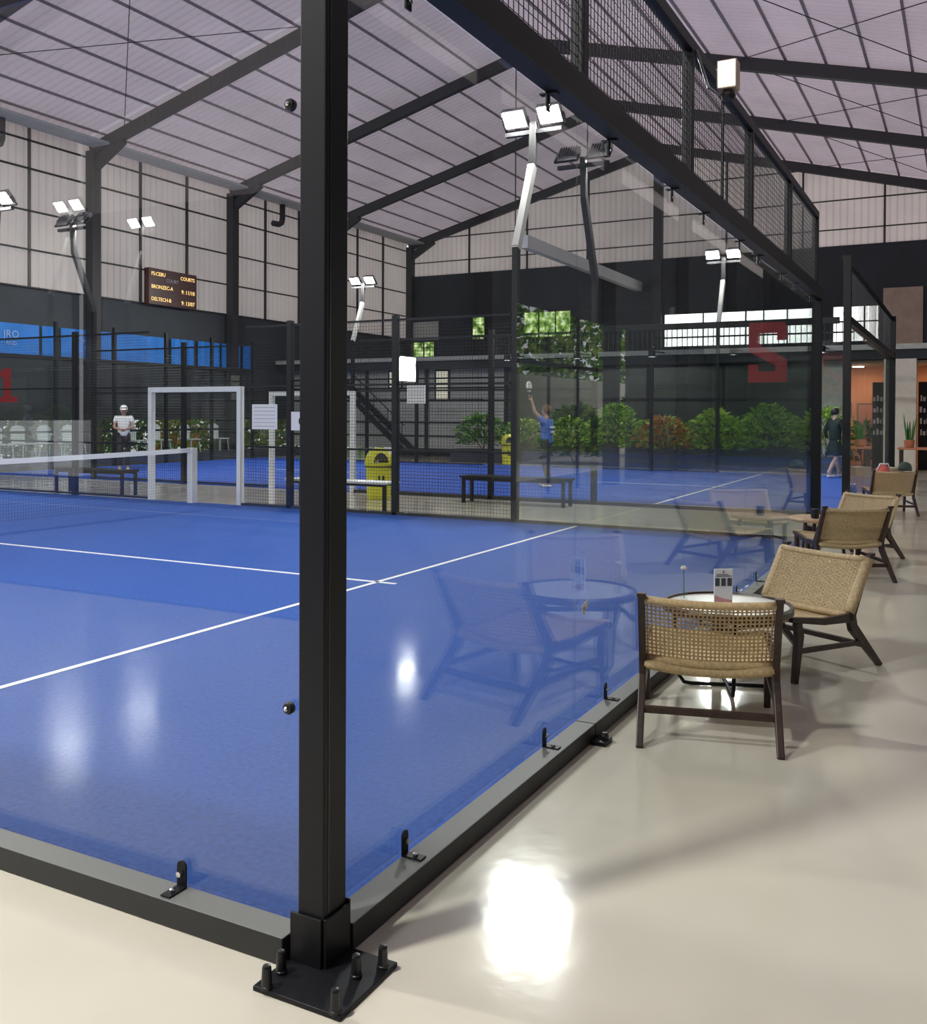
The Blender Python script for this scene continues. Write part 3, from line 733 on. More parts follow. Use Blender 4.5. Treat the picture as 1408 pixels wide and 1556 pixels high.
def chair(kind, loc, rz, label):
    g = 'rattan lounge chairs beside the glass'
    if kind in CH: return dup(CH[kind], loc, rz, label)
    t = thing('lounge_chair', label, 'chair', loc, rz, g); CH[kind] = t; t.scale = (1, 1, .915)
    HW = .315
    top, joint, foot = (.10, .765), (.31, .36), (.0, 0)
    for s_ in (-1, 1):
        y_ = s_*HW
        MB().loft([(top[0], y_, top[1]), (.20, y_, .56), (joint[0]-.015, y_, joint[1]+.02), (.27, y_, .29), (.13, y_, .14), (foot[0], y_, 0)], [.034]*6, [.030, .045, .082, .07, .05, .034]).build('rear_leg', M['wood'], t, bevel=.005)
        MB().loft([(.78, y_, .385), (.765, y_, .30), (.80, y_, .0)], [.034]*3, [.05, .06, .034]).build('front_leg', M['wood'], t, bevel=.004)
        MB().loft([(joint[0]-.02, y_, joint[1]), (.55, y_, .365), (.84, y_, .41)], [.034]*3, [.06, .045, .035]).build('side_rail', M['wood'], t, bevel=.004)
        MB().loft([(.165, y_, .18), (.783, y_, .20)], [.022]*2, [.03]*2).build('side_stretcher', M['wood'], t)
    MB().loft([(.142, -HW, .155), (.142, HW, .155)], [.036]*2, [.028]*2, (0,0,1)).build('rear_stretcher', M['wood'], t, bevel=.004)
    # woven back
    cord = M['rattan'] if kind == 'open' else M['rattan2']
    in_w = HW if kind == 'wrapped' else HW-.017
    def PB(u, v):
        y_ = (u*2-1)*in_w; sag = (1-(u*2-1)**2)
        s_ = .30 + (.115-.30)*v; z = .395 + (.735-.395)*v - .012*sag
        return Vector((s_ - .03*sag*(1-.3*v) + (.03 if kind == 'wrapped' else 0), y_, z))
    mb = MB()
    if kind == 'open':
        weave(mb, PB, 30, 15, .0085, .0105, .004, .003)
    else:
        weave(mb, PB, 26, 32, .0085, .0108, .004, .0032)
    bk = mb.build('backrest', cord, t)
    mb = MB()
    rolls = [([PB(i/10, 1) for i in range(11)], .021), ([PB(i/10, .0) + Vector((.0, 0, -.012)) for i in range(11)], .024)]
    if kind == 'wrapped': rolls += [([PB(u, i/6) - Vector((.024, 0, 0)) for i in range(7)], .033) for u in (0, 1)]
    for pts, r_ in rolls: MB().tube(pts, r_, 10).build('roll', cord, bk, smooth=True)
    def PS(u, v):
        y_ = (u*2-1)*(HW-.01); sag = (1-(u*2-1)**2)
        s_ = .275 + (.86-.275)*v
        return Vector((s_, y_, .36 + .055*v - .03*sag))
    mb = MB(); weave(mb, PS, 30, 28, .0195, .0195, .004, .0025)
    st = mb.build('seat', cord, t)
    for v_, r_ in ((1, .02), (0, .028)): MB().tube([PS(i/10, v_) for i in range(11)], r_, 10).build('roll', cord, st, smooth=True)
    for s_ in (-1, 1): MB().box(top[0]-.022, s_*HW-.021, top[1]-.012, top[0]+.02, s_*HW+.021, top[1]+.008).build('post_cap', M['wood'], t, bevel=.003)
    return t
def place(kind, rr, ang, label):
    """rr: rear right foot on the floor, ang: facing direction"""
    left = Vector((-math.sin(ang), math.cos(ang), 0)); p = Vector((*rr, 0)) + left*.315
    return chair(kind, p, ang, label)
def place_front(kind, rl, ang, label):
    """rl: rear left foot on the floor"""
    left = Vector((-math.sin(ang), math.cos(ang), 0)); p = Vector((*rl, 0)) - left*.315
    return chair(kind, p, ang, label)
place('open', (2.16, -.955), math.radians(14.5), 'nearest open-weave rattan chair seen from behind, facing the round table')
place_front('wrapped', (4.16, -1.213), math.radians(150), 'second rattan chair, turned to face the round table from its far side')
place('closed', (7.41, -1.107), math.radians(30), 'third rattan chair from the front, dark posts beside a black cup')
place_front('wrapped', (9.10, -1.084), math.radians(150), 'fourth rattan chair from the front, half hidden behind the third')
place('closed', (14.03, -1.03), math.radians(18), 'farthest rattan chair, with a red bag on it')

# ------------------------------------------------------------------ round table with flower and card stand
TX, TY, TZ = 3.22, -.48, .47
rtb = thing('round_table', 'low round table with white top and dark rim behind the nearest chair', 'table', (TX, TY, 0))
MB().lathe([(.34, TZ-.018), (.34, TZ)], (0,0,0), 48).build('tabletop', M['tabletop'], rtb)
mb = MB(); prof = [(.338, TZ-.03), (.362, TZ-.03), (.364, TZ), (.358, TZ+.012), (.345, TZ+.012), (.338, TZ-.001)]
rings = []
for r_, z_ in prof: rings.append([mb.bm.verts.new((r_*math.cos(2*PI*k/48), r_*math.sin(2*PI*k/48), z_)) for k in range(48)])
for i in range(len(rings)):
    a, b = rings[i], rings[(i+1) % len(rings)]
    for k in range(48): mb.bm.faces.new((a[k], a[(k+1)%48], b[(k+1)%48], b[k]))
mb.build('rim', M['wood'], rtb, smooth=False)
for a in (.35, .35+PI/2):
    c, s_ = math.cos(a), math.sin(a)
    pts = [(.30*c, .30*s_, TZ-.02), (.27*c, .27*s_, .06), (.24*c, .24*s_, .018), (.2*c, .2*s_, .012), (-.2*c, -.2*s_, .012), (-.24*c, -.24*s_, .018), (-.27*c, -.27*s_, .06), (-.30*c, -.30*s_, TZ-.02)]
    MB().tube(pts, .011, 10).build('leg', M['black'], rtb, smooth=True)
cs = thing('card_stand', 'white menu card with three dark pictures standing on the round table', 'card', (3.20, -.46, TZ+.001), YAW+.12)
MB().box(-.004, -.054, .008, .004, .054, .205).build('card', M['paper'], cs)
MB().box(-.02, -.056, 0, .02, .056, .008).build('base', M['paper'], cs)
for k in range(3): MB().box(-.0062, .036-.036*k-.013, .108, -.0042, .036-.036*k+.013, .153).build('picture', M['ink'], cs)
MB().box(-.0062, -.044, .163, -.0042, .044, .167).build('text_line', M['ink'], cs)
MB().box(-.0062, -.030, .173, -.0042, .044, .176).build('text_line', M['ink'], cs)
MB().box(-.0062, -.004, .184, -.0042, .004, .194).build('logo', M['ink'], cs)
MB().prism([(-.052, .012), (.052, .012), (.052, .026), (.0, .036), (-.052, .056)], (-.0045, 0, 0), (0, -1, 0), (0, 0, 1), (-.0015, 0, 0)).build('colour_band', M['pink'], cs)
fl = thing('flower_vase', 'thin stem with a white flower standing on the round table', 'flower', (3.24, -.225, TZ))
MB().lathe([(.016, 0), (.02, .01), (.018, .05), (.008, .07), (.009, .08)], (0,0,0), 14).build('vase', M['glass'], fl)
MB().tube([(0, 0, .01), (.003, .002, .10), (.0, .004, .18)], .002, 6).build('stem', M['leaf'][1], fl)
mb = MB()
for k in range(14):
    a = k*2.4; e = .2 + .09*k
    d = Vector((math.cos(a)*math.cos(e), math.sin(a)*math.cos(e), math.sin(e)))
    mb.tube([Vector((0, .004, .18)), Vector((0, .004, .18))+d*.013, Vector((0, .004, .18))+d*.022], [.003, .007, .002], 6)
mb.build('blossom', M['floral'], fl)
# second small wooden table with black cup
t2 = thing('side_table', 'low wooden table between the glass and the third chair', 'table', (8.27, -.33, 0)); t2.scale = (1, 1, 1.08)
MB().lathe([(.30, .42), (.31, .43), (.31, .445), (.30, .455)], (0,0,0), 36).build('tabletop', M['woodlight'], t2)
for k in range(3):
    a = k*2*PI/3+.4; MB().tube([(.2*math.cos(a), .2*math.sin(a), .42), (.26*math.cos(a), .26*math.sin(a), 0)], [.02, .014], 8).build('leg', M['wood'], t2)
cup = MB().lathe([(.032, 0), (.042, .01), (.042, .09), (.038, .1)], (8.12, -.30, .492), 20).build('cup', M['rubber'], smooth=False)
tag(cup, 'small black cup on the low wooden table', 'cup')

# ------------------------------------------------------------------ benches, bins
def bench(x, y, L, label, top='white'):
    t = thing('bench', label, 'bench', (x, y, 0), 0, 'benches on the walkway')
    MB().box(-.2, -L/2, .44, .2, L/2, .475).build('seat', M[top], t, bevel=.004)
    for sx in (-1, 1):
        for sy in (-1, 1): MB().cbox((sx*.16, sy*(L/2-.06), .22), (.05, .05, .44)).build('leg', M['black'], t)
    MB().box(-.18, -L/2+.03, .40, -.14, L/2-.03, .44).box(.14, -L/2+.03, .40, .18, L/2-.03, .44).build('apron', M['black'], t)
bench(10.55, 7.35, 2.0, 'pale-topped bench with black legs in front of the yellow bin')
bench(10.6, 13.1, 1.9, 'black bench behind the net at the left', 'black')
bench(12.7, 5.2, 2.0, 'dark bench across the walkway beside the far court fence', 'black')
def bin_(x, y, label, rz):
    t = thing('trash_bin', label, 'bin', (x, y, 0), rz, 'yellow waste bins')
    MB().lathe([(.20, 0), (.215, .02), (.235, .55), (.24, .60)], (0,0,0), 28).build('body', M['yellow'], t, smooth=False)
    MB().lathe([(.262, .60), (.262, .66), (.25, .74), (.21, .84), (.14, .91), (.05, .94), (.01, .945)], (0,0,0), 28).build('lid', M['yellow'], t, smooth=True)
    MB().lathe([(.243, .585), (.266, .59), (.266, .605), (.243, .61)], (0,0,0), 28).build('band', M['rubber'], t)
    mb = MB()
    N = 10; g = [[None]*(N+1) for _ in range(N+1)]
    for i in range(N+1):
        for j in range(N+1):
            a = -.55+1.1*i/N; z = .675+.175*j/N
            r_ = (.262 + (.66-z)*.22 if z < .74 else .25-(z-.74)*.40) + .004
            hw = math.sqrt(max(0, 1-((j/N)*.98)**2))
            g[i][j] = mb.bm.verts.new((r_*math.cos(a*hw), r_*math.sin(a*hw), z))
    for i in range(N):
        for j in range(N): mb.bm.faces.new((g[i][j], g[i+1][j], g[i+1][j+1], g[i][j+1]))
    mb.build('mouth', M['rubber'], t)
    for s_ in (-1, 1): MB().bar((.236*math.cos(.16*s_), .236*math.sin(.16*s_), .28), (.243*math.cos(.16*s_), .243*math.sin(.16*s_), .44), .03, .012, (1,0,0)).build('marking', M['rubber'], t)
    MB().bar((.2365, -.045, .285), (.2365, .045, .285), .012, .03).build('marking', M['rubber'], t)
bin_(12.35, 7.78, 'yellow dome-top waste bin standing behind the pale bench', PI+.75)
bin_(24.62, 10.9, 'distant yellow waste bin behind the far court fence', PI+.5)

# ------------------------------------------------------------------ paper notices
def notice(x, y0, y1, z0, z1, label, dot=False):
    t = thing('notice_sheet', label, 'notice', (x, (y0+y1)/2, (z0+z1)/2), 0, 'white notices on the fences')
    w, h = abs(y1-y0)/2, (z1-z0)/2
    MB().box(-.006, -w, -h, .006, w, h).build('sheet', M['paper'], t)
    if dot:
        MB().lathe([(h*.55, -.012), (h*.55, -.0065)], (0, -w*.25, 0), 24, 'x').build('emblem', M['rubber'], t)
        MB().box(-.014, -w*.25-h*.28, -.035, -.0125, -w*.25+h*.28, .035).build('emblem_bar', M['paper'], t)
    else:
        for k in range(6): MB().box(-.008, -w*.85, h*(.75-.3*k)-.006, -.0065, w*.85, h*(.75-.3*k)+.006).build('text_line', M['shutter'], t)
notice(XA-.03, 8.24, 8.76, 1.29, 1.70, 'white printed sheet on the fence right of the entrance frame')
notice(XA-.03, 7.55, 8.0, 1.28, 1.58, 'white sheet with a round black emblem by the corner post', True)
notice(13.28, 7.35, 7.75, 1.75, 2.1, 'small framed notice on the far court fence by the shutters')

# ------------------------------------------------------------------ white chairs on a low platform
struct(MB().box(12.5, 20.35, 0, 26.5, 21.7, .26).build('platform', M['char']))
wc0 = None
for k, px in enumerate((2, 37, 77, 114, 208, 245, 290, 334)):
    th = YAW + math.atan((704-px)/FPX); yy = 20.95; xx = CAM[0] + (yy-CAM[1])/math.tan(th)
    lab = ['white round-backed chair at the very left edge by the red number one', 'white round-backed chair, second along the garden opening', 'white round-backed chair, third along the garden opening', 'white round-backed chair left of the person in white', 'white chair seen just through the left of the entrance frame', 'white chair behind the left half of the entrance frame', 'white chair above the net post in the entrance frame', 'white chair at the right end of the row, near the frame post'][k]
    if wc0 is None:
        wc0 = thing('white_chair', lab, 'chair', (xx, yy, .26), 0, 'white chairs on the platform')
        MB().prism([(-.2, .42), (.2, .42), (.23, .78)] + [(.23*math.cos(a), .78+.16*math.sin(a)) for a in (PI*i/8 for i in range(1, 8))] + [(-.23, .78)], (0, .22, 0), (1,0,0), (0,.06,1), (0,.03,0)).build('backrest', M['plastic'], wc0)
        MB().box(-.22, -.24, .41, .22, .25, .45).build('seat', M['plastic'], wc0, bevel=.01)
        for sx in (-1, 1):
            for sy in (-1, 1): MB().tube([(sx*.18, sy*.18, .41), (sx*.21, sy*.22, 0)], [.02, .014], 8).build('leg', M['plastic'], wc0)
    else: dup(wc0, (xx, yy, .26), 0, lab)

# ------------------------------------------------------------------ greenery
def shrub(x, y, z, w, h, d, nl, mats, label, group, size=.1, name='shrub', stems=4):
    t = thing(name, label, 'plant', (x, y, z), 0, group)
    mb = MB()
    for i in range(nl):
        a = random.uniform(0, 2*PI); r_ = random.random()**.5; zz = random.uniform(.12, 1)
        e = math.sin(PI*min(1, zz*.75+.2))
        c = Vector((math.cos(a)*r_*d/2*e, math.sin(a)*r_*w/2*e, zz*h))
        dr = Vector((math.cos(a)*.8+random.uniform(-.4, .4), math.sin(a)*.8+random.uniform(-.4, .4), random.uniform(-.2, .9))).normalized()
        L = size*random.uniform(.7, 1.5); sd = dr.cross(Vector((random.uniform(-1,1), random.uniform(-1,1), random.uniform(-1,1)))).normalized()*L*.2
        b = c+dr*L
        mid = (c+b)/2 + Vector((0,0,L*.08))
        vs = [mb.bm.verts.new(q) for q in (c, mid-sd, b, mid+sd)]
        f = mb.bm.faces.new(vs); f.material_index = random.randrange(len(mats))
    mb.build('foliage', mats, t)
    mb = MB()
    for i in range(stems):
        a = i*2.1; mb.tube([(0.03*math.cos(a), .03*math.sin(a), 0), (.2*d*math.cos(a), .25*w*math.sin(a), h*.6), (.25*d*math.cos(a+.4), .3*w*math.sin(a+.4), h*.85)], [.018, .012, .006], 6)
    mb.build('stems', M['bark'], t)
    return t
Lf = M['leaf']
tag(MB().box(25.0, 1.0, 0, 25.9, 13.2, .42).build('planter_box', M['soil']), 'long dark planter trough behind the far court', 'planter')
hl = ['bright green shrub at the right end of the planter, by the far court post', 'leafy green shrub second from the right end of the planter', 'yellowish-green shrub third from the right end of the planter', 'reddish-orange flowering shrub in the middle of the planter', 'mixed green shrub left of the orange flowering one', 'dark green shrub behind the far floodlight mast', 'tall green shrub in front of the pale ground-floor windows', 'small green shrub at the shutter end of the planter']
for k in range(8):
    mats = [[Lf[2], Lf[2], Lf[0]], [Lf[0], Lf[2]], [Lf[2], Lf[0], Lf[2]], [Lf[4], Lf[2], Lf[3]], [Lf[0], Lf[2]], [Lf[1], Lf[2]], [Lf[1], Lf[0], Lf[2]], [Lf[1], Lf[0]]][k]
    shrub(25.45, 1.75+1.5*k, .42, 1.9, 1.3 + .1*math.sin(k*2) - (.25 if k == 3 else 0) - (.3 if k > 4 else 0), .9, 800, mats, hl[k], 'shrubs in the long planter', .17)
gl = ['green bush outside the opening at the left edge', 'green bush outside between the second and third white chairs', 'green bush outside behind the person in white', 'bright palm-like bush seen through the entrance frame', 'mottled bush outside above the net post', 'tall yellowish bush right of the entrance frame', 'brown-green dracaena bush near the corner post']
for k, px in enumerate((15, 75, 150, 262, 320, 388, 440)):
    th = YAW + math.atan((704-px)/FPX); yy = 23.6; xx = CAM[0] + (yy-CAM[1])/math.tan(th)
    mats = [[Lf[0], Lf[1]], [Lf[0], Lf[1], Lf[2]], [Lf[0], Lf[1]], [Lf[2], Lf[0], Lf[4]], [Lf[0], Lf[2], Lf[3]], [Lf[2], Lf[0], Lf[3]], [Lf[3], Lf[0]]][k]
    shrub(xx, yy, 0, 1.7, 1.7, 1.4, 600, mats, gl[k], 'garden bushes outside the left opening', .22)
ol = ['round bush outside the big side gateway, left of the pair', 'round bush outside the big side gateway, right of the pair']
for k in range(2): shrub(26.5+6.5*k, YR-4, 0, 2.2, 1.7+.5*k, 2.2, 1000, [Lf[0], Lf[2], Lf[1]], ol[k], 'bushes outside the side gateway', .3)
hedge = MB(); 
for i in range(11000):
    x_ = random.uniform(8, 40); z_ = random.uniform(0, 2.6); y_ = 25.2 + random.uniform(0, .6)
    d = Vector((random.uniform(-1,1), random.uniform(-1,.3), random.uniform(-.4,1))).normalized()*random.uniform(.18,.4); sd = d.cross(Vector((random.uniform(-1,1), .3, random.uniform(-1,1)))).normalized()*.09
    c = Vector((x_, y_, z_)); vs = [hedge.bm.verts.new(q) for q in (c, c+d/2-sd, c+d, c+d/2+sd)]
    hedge.bm.faces.new(vs).material_index = random.randrange(3)
h2 = MB()
for i in range(6000):
    d = Vector((random.uniform(-1,1), random.uniform(-.3,1), random.uniform(-.5,1))).normalized()*random.uniform(.25,.5); sd = d.cross(Vector((random.uniform(-1,1), .3, random.uniform(-1,1)))).normalized()*.12
    x_ = random.uniform(20, 54); c = Vector((x_, YR-7.2-random.uniform(0, .8), random.uniform(2.0, 6.2+1.0*math.sin(x_*.9)))); vs = [h2.bm.verts.new(q) for q in (c, c+d/2-sd, c+d, c+d/2+sd)]
    h2.bm.faces.new(vs).material_index = random.randrange(3)
tag(h2.build('hedge_foliage', [Lf[0], Lf[1], Lf[2]]), 'tall green foliage beyond the low wall outside the side gateway', 'hedge', kind='stuff')
tag(hedge.build('hedge_foliage', [Lf[0], Lf[1], Lf[2]]), 'green hedge leaves outside behind the garden bushes', 'hedge', kind='stuff')

# ------------------------------------------------------------------ reception corner
ct = thing('counter_table', 'orange-topped table with a snake plant beside the cream pillar', 'table', (21.6, -.72, 0))
MB().box(-.4, -.55, .80, .4, .42, .84).build('tabletop', M['terra'], ct)
for sx in (-1, 1):
    for sy in (-.5, .36): MB().cbox((sx*.35, sy, .4), (.05, .05, .8)).build('leg', M['wood'], ct)
sp = thing('snake_plant', 'potted snake plant with upright leaves on the orange table', 'plant', (21.65, -.52, .84))
MB().lathe([(.08, 0), (.10, .02), (.12, .16), (.11, .17)], (0,0,0), 20).build('pot', M['terra'], sp)
for k in range(9):
    a = k*2.4; r_ = .05 + .02*(k % 3); tl = .05+.02*(k % 4); hh = .45+.06*(k % 4)
    c, s_ = math.cos(a), math.sin(a)
    MB().loft([(r_*c, r_*s_, .14), ((r_+tl*.5)*c, (r_+tl*.5)*s_, .14+hh*.5), ((r_+tl)*c, (r_+tl)*s_, .14+hh)], [.05, .045, .006], [.006, .006, .003], (-s_, c, 0)).build('leaf', Lf[1], sp)
bag = thing('bag', 'red and pale soft bag lying on the farthest rattan chair', 'bag', (14.33, -.50, .37), .3)
b_ = MB(); 
bm = b_.bm; bmesh.ops.create_icosphere(bm, subdivisions=3, radius=.5)
for v in bm.verts:
    n_ = 1 + .12*math.sin(v.co.x*9+v.co.z*7)*math.cos(v.co.y*8)
    v.co = Vector((v.co.x*.30*n_, v.co.y*.34*n_, max(-.10, v.co.z*.60*n_) + .10))
b_.build('body', M['bagred'], bag, smooth=True)
MB().tube([(-.05, -.1, .30), (-.05, -.06, .42), (-.05, .06, .42), (-.05, .1, .30)], .012, 8).build('handle', M['paper'], bag, smooth=True)
cap = thing('cap', 'dark olive cap on the top edge of the farthest chair beside the red bag', 'cap', (14.09, -.83, .70), .8)
MB().lathe([(.10, 0), (.10, .05), (.085, .10), (.05, .13), (.01, .14)], (0,0,0), 20).build('crown', M['olive'], cap, smooth=True)
MB().prism([(-.08, 0), (.08, 0), (.09, .06), (.05, .12), (-.05, .12), (-.09, .06)], (.07, 0, .002), (0,1,0), (1,0,0), (0,0,.008)).build('brim', M['olive'], cap)
ctn = thing('carton', 'brown carton on the floor beside the far court corner', 'box', (19.0, -.33, 0), .2)
MB().box(-.25, -.2, 0, .25, .2, .5).build('body', M['brown'], ctn, bevel=.004)
MB().box(-.25, -.03, .5, .25, .03, .503).build('tape', M['cream'], ctn)
for k in range(4):
    bt = thing('bottle', '%s dark blue bottle, counted from the far court glass, on the floor by the carton' % ORD[k], 'bottle', (17.3+.1*(k % 2), -.22-.09*k, 0), 0, 'bottles by the carton')
    MB().lathe([(.035, 0), (.038, .01), (.038, .17), (.02, .22), (.014, .24)], (0,0,0), 14).build('body', M['bottle'], bt, smooth=True)
    MB().lathe([(.016, .24), (.016, .265)], (0,0,0), 12).build('lid', M['paper'], bt)
rk = thing('display_rack', 'dark display rack with white pieces right of the cream pillar', 'rack', (28.4, -.62, 0))
MB().box(0, -.2, .1, .1, .2, 2.55).build('panel', M['navy'], rk)
for k in range(16):
    MB().box(-.03, -.17+.09*(k % 4), 1.0+.33*(k//4), 0, -.17+.09*(k % 4)+.04+.012*(k % 3), 1.0+.33*(k//4)+.12+.05*(k % 2)).build('item', M['paper'], rk)
MB().box(-.1, -.2, 0, .3, .2, .1).build('base', M['navy'], rk)
for k, (y0, y1, z0, z1, mt, nm) in enumerate(((-1.95, -1.6, 1.5, 2.0, 'ink', 'dark framed poster on the peach reception wall'), (-1.45, -.75, 1.2, 1.95, 'pink', 'pinkish framed poster on the peach reception wall'))):
    pt = thing('poster', nm, 'poster', (30.57, (y0+y1)/2, (z0+z1)/2))
    MB().box(-.02, -(y1-y0)/2, -(z1-z0)/2, .02, (y1-y0)/2, (z1-z0)/2).build('frame', M['greybody'], pt)
    MB().box(-.026, -(y1-y0)/2+.04, -(z1-z0)/2+.04, -.0205, (y1-y0)/2-.04, (z1-z0)/2-.04).build('print', M[mt], pt)
dl = thing('ceiling_lamp', 'warm ceiling lamp over the peach reception corner', 'lamp', (29.4, -1.3, 3.1))
MB().lathe([(.16, -.03), (.17, 0)], (0,0,0), 20).build('rim', M['paper'], dl)
MB().lathe([(.15, -.04), (.15, -.031)], (0,0,0), 20).build('diffuser', M['warm'], dl)
rp = shrub(29.6, -1.15, 0, .8, 1.25, .8, 160, [Lf[1], M['olive']], 'dark leafy plant in front of the pinkish poster', None, .25, 'potted_plant', 3)
# staircase against the shutters
stc = thing('staircase', 'dark open steel staircase in front of the grey shutters', 'staircase', (27.4, 17.9, 0))
for s_ in (-.35, .35): MB().loft([(s_, 1.5, 2.9), (s_, -1.7, .2)], [.05, .05], [.2, .2], (1,0,0)).build('stringer', M['black'], stc)
for k in range(11): MB().box(-.35, 1.35-.29*k-.12, 2.70-.245*k, .35, 1.35-.29*k+.12, 2.73-.245*k).build('tread', M['black'], stc)
mb = MB()
for k in range(6): mb.tube([(-.36, 1.4-.6*k, 2.85-.51*k), (-.36, 1.4-.6*k, 3.75-.51*k)], .015, 6)
mb.build('balusters', M['black'], stc)
MB().tube([(-.36, 1.5, 3.83), (-.36, -1.7, 1.13)], .022, 8).build('handrail', M['black'], stc)

# ------------------------------------------------------------------ people
def skin_mesh(name, verts, edges, root, mat, parent, sub=2):
    me = bpy.data.meshes.new(name); me.from_pydata([v[:3] for v in verts], edges, [])
    o = bpy.data.objects.new(name, me); COL.objects.link(o)
    md = o.modifiers.new('skin', 'SKIN'); md.use_smooth_shade = True
    for i, v in enumerate(verts):
        sv = me.skin_vertices[0].data[i]; r_ = v[3] if len(v) > 3 else .03
        sv.radius = (r_, v[4] if len(v) > 4 else r_); sv.use_root = (i == root)
    sm = o.modifiers.new('sub', 'SUBSURF'); sm.levels = sub; sm.render_levels = sub
    dg = bpy.context.evaluated_depsgraph_get(); dg.update()
    m2 = bpy.data.meshes.new_from_object(o.evaluated_get(dg)); bpy.data.objects.remove(o); bpy.data.meshes.remove(me)
    m2.materials.clear(); m2.materials.append(mat)
    for p in m2.polygons: p.use_smooth = True
    o2 = bpy.data.objects.new(name, m2); COL.objects.link(o2); o2.parent = parent
    return o2
def person(label, loc, rz, pose, cfg):
    """local axes: +y is forward, +x is the person's right"""
    t = thing('person', label, 'person', loc, rz)
    P = {k: Vector(v) for k, v in pose.items()}
    V = []; E = []
    def av(p, r, r2=None): V.append((p[0], p[1], p[2], r, r2 or r)); return len(V)-1
    pel = av(P['pelvis'], .105, .09); wa = av((P['pelvis']+P['chest'])/2, .095, .08); ch = av(P['chest'], .118, .092)
    nk0 = av(P['neck'], .055); hd = P['head']; f = (P['face']).normalized()
    h0 = av(hd+Vector((0,0,-.07))+f*.02, .062); h1 = av(hd+Vector((0,0,.01)), .084); h2 = av(hd+Vector((0,0,.09)), .06)
    E += [(pel, wa), (wa, ch), (ch, nk0), (nk0, h0), (h0, h1), (h1, h2)]
    ns = av(hd+f*.10+Vector((0,0,-.02)), .014); E.append((h1, ns))
    sidev = f.cross(Vector((0,0,1))).normalized()
    for s_ in (-1, 1):
        e = av(hd+sidev*.09*s_+Vector((0,0,-.01)), .014); E.append((h1, e))
    for s_ in ('L', 'R'):
        sh, el, wr = P['sh'+s_], P['el'+s_], P['wr'+s_]
        a = av(sh, .055); b = av(el, .04); c = av(wr, .026); E += [(ch, a), (a, b), (b, c)]
        d = (wr-el).normalized(); pa = av(wr+d*.05, .032, .018); E.append((c, pa))
        lat = d.cross(Vector((.3, .6, .5))).normalized(); cur = lat.cross(d).normalized()
        for k in range(4):
            o_ = lat*(.024-.016*k); L = (.075, .085, .08, .062)[k]
            q1 = av(wr+d*.095+o_, .009); q2 = av(wr+d*(.095+L*.5)+o_+cur*.012, .008); q3 = av(wr+d*(.095+L*.85)+o_+cur*.034, .007)
            E += [(pa, q1), (q1, q2), (q2, q3)]
        q1 = av(wr+d*.045+lat*.045, .010); q2 = av(wr+d*.085+lat*.058+cur*.015, .008); E += [(pa, q1), (q1, q2)]
        hp, kn, an, to = P['hp'+s_], P['kn'+s_], P['an'+s_], P['to'+s_]
        a = av(hp, .085); b = av(kn, .058); m_ = av(kn*.55+an*.45+Vector((0,-.015,0)), .054); c = av(an, .036); g = av(to, .036, .026); hl_ = av(an+(an-to).normalized()*.05+Vector((0,0,-.05)), .03)
        E += [(pel, a), (a, b), (b, m_), (m_, c), (c, g), (c, hl_)]
    skin_mesh('body', V, E, 0, cfg['skin'], t)
    # clothing
    def cloth(name, chain, mat, root=0):
        VV = [(*p, r, r2) for p, r, r2 in chain[0]]; skin_mesh(name, VV, chain[1], root, mat, t)
    pe, cst = P['pelvis'], P['chest']
    top = [(pe+Vector((0,0,-.07)), .17, .14), (pe+Vector((0,0,.03)), .165, .14), ((pe+cst)/2, .158, .132), (cst, .16, .13), (P['neck']-Vector((0,0,.03)), .07, .07)]
    ed = [(0, 1), (1, 2), (2, 3), (3, 4)]
    for s_ in ('L', 'R'):
        i = len(top); sh, el, wr = P['sh'+s_], P['el'+s_], P['wr'+s_]
        if cfg.get('sleeve', 'short') == 'short': top += [(sh, .072, .072), (sh*.45+el*.55, .062, .062)]; ed += [(3, i), (i, i+1)]
        else: top += [(sh, .072, .072), (el, .055, .055), (el*.15+wr*.85, .042, .042)]; ed += [(3, i), (i, i+1), (i+1, i+2)]
    cloth('shirt', (top, ed), cfg['shirt'])
    if cfg.get('skirt'):
        N = 28; prof = [(.125, pe.z+.06), (.155, pe.z-.06), (.20, pe.z-.22), (.25, pe.z-.40)]
        mb = MB(); rings = [[mb.bm.verts.new((pe.x + r_*(1+.08*math.sin(k*PI*2*7/N)*(i/3))*math.cos(2*PI*k/N), pe.y + r_*.8*math.sin(2*PI*k/N), z_)) for k in range(N)] for i, (r_, z_) in enumerate(prof)]
        for a, b in zip(rings, rings[1:]):
            for k in range(N): mb.bm.faces.new((a[k], a[(k+1)%N], b[(k+1)%N], b[k]))
        o_ = mb.build('skirt', cfg['skirt'], t, smooth=True)
        sd = o_.modifiers.new('thick', 'SOLIDIFY'); sd.thickness = .008
    else:
        tr = [(pe+Vector((0,0,.15)), .135, .115), (pe+Vector((0,0,.02)), .145, .125)]; ed = [(0, 1)]
        for s_ in ('L', 'R'):
            i = len(tr); hp, kn, an = P['hp'+s_], P['kn'+s_], P['an'+s_]
            tr += [(hp, .105, .105), (kn, .078, .078), (kn*.02+an*.98, .064, .064)]; ed += [(1, i), (i, i+1), (i+1, i+2)]
        cloth('trousers', (tr, ed), cfg['trouser'])
    for s_ in ('L', 'R'):
        an, to = P['an'+s_], P['to'+s_]; d = (to-an); d.z = 0; d.normalize()
        skin_mesh('shoe', [(*(an-d*.05+Vector((0,0,-an.z+.045))), .042, .04), (*(an+d*.07+Vector((0,0,-an.z+.04))), .045, .036), (*(an+d*.17+Vector((0,0,-an.z+.034))), .04, .028)], [(0, 1), (1, 2)], 0, cfg['shoe'], t)
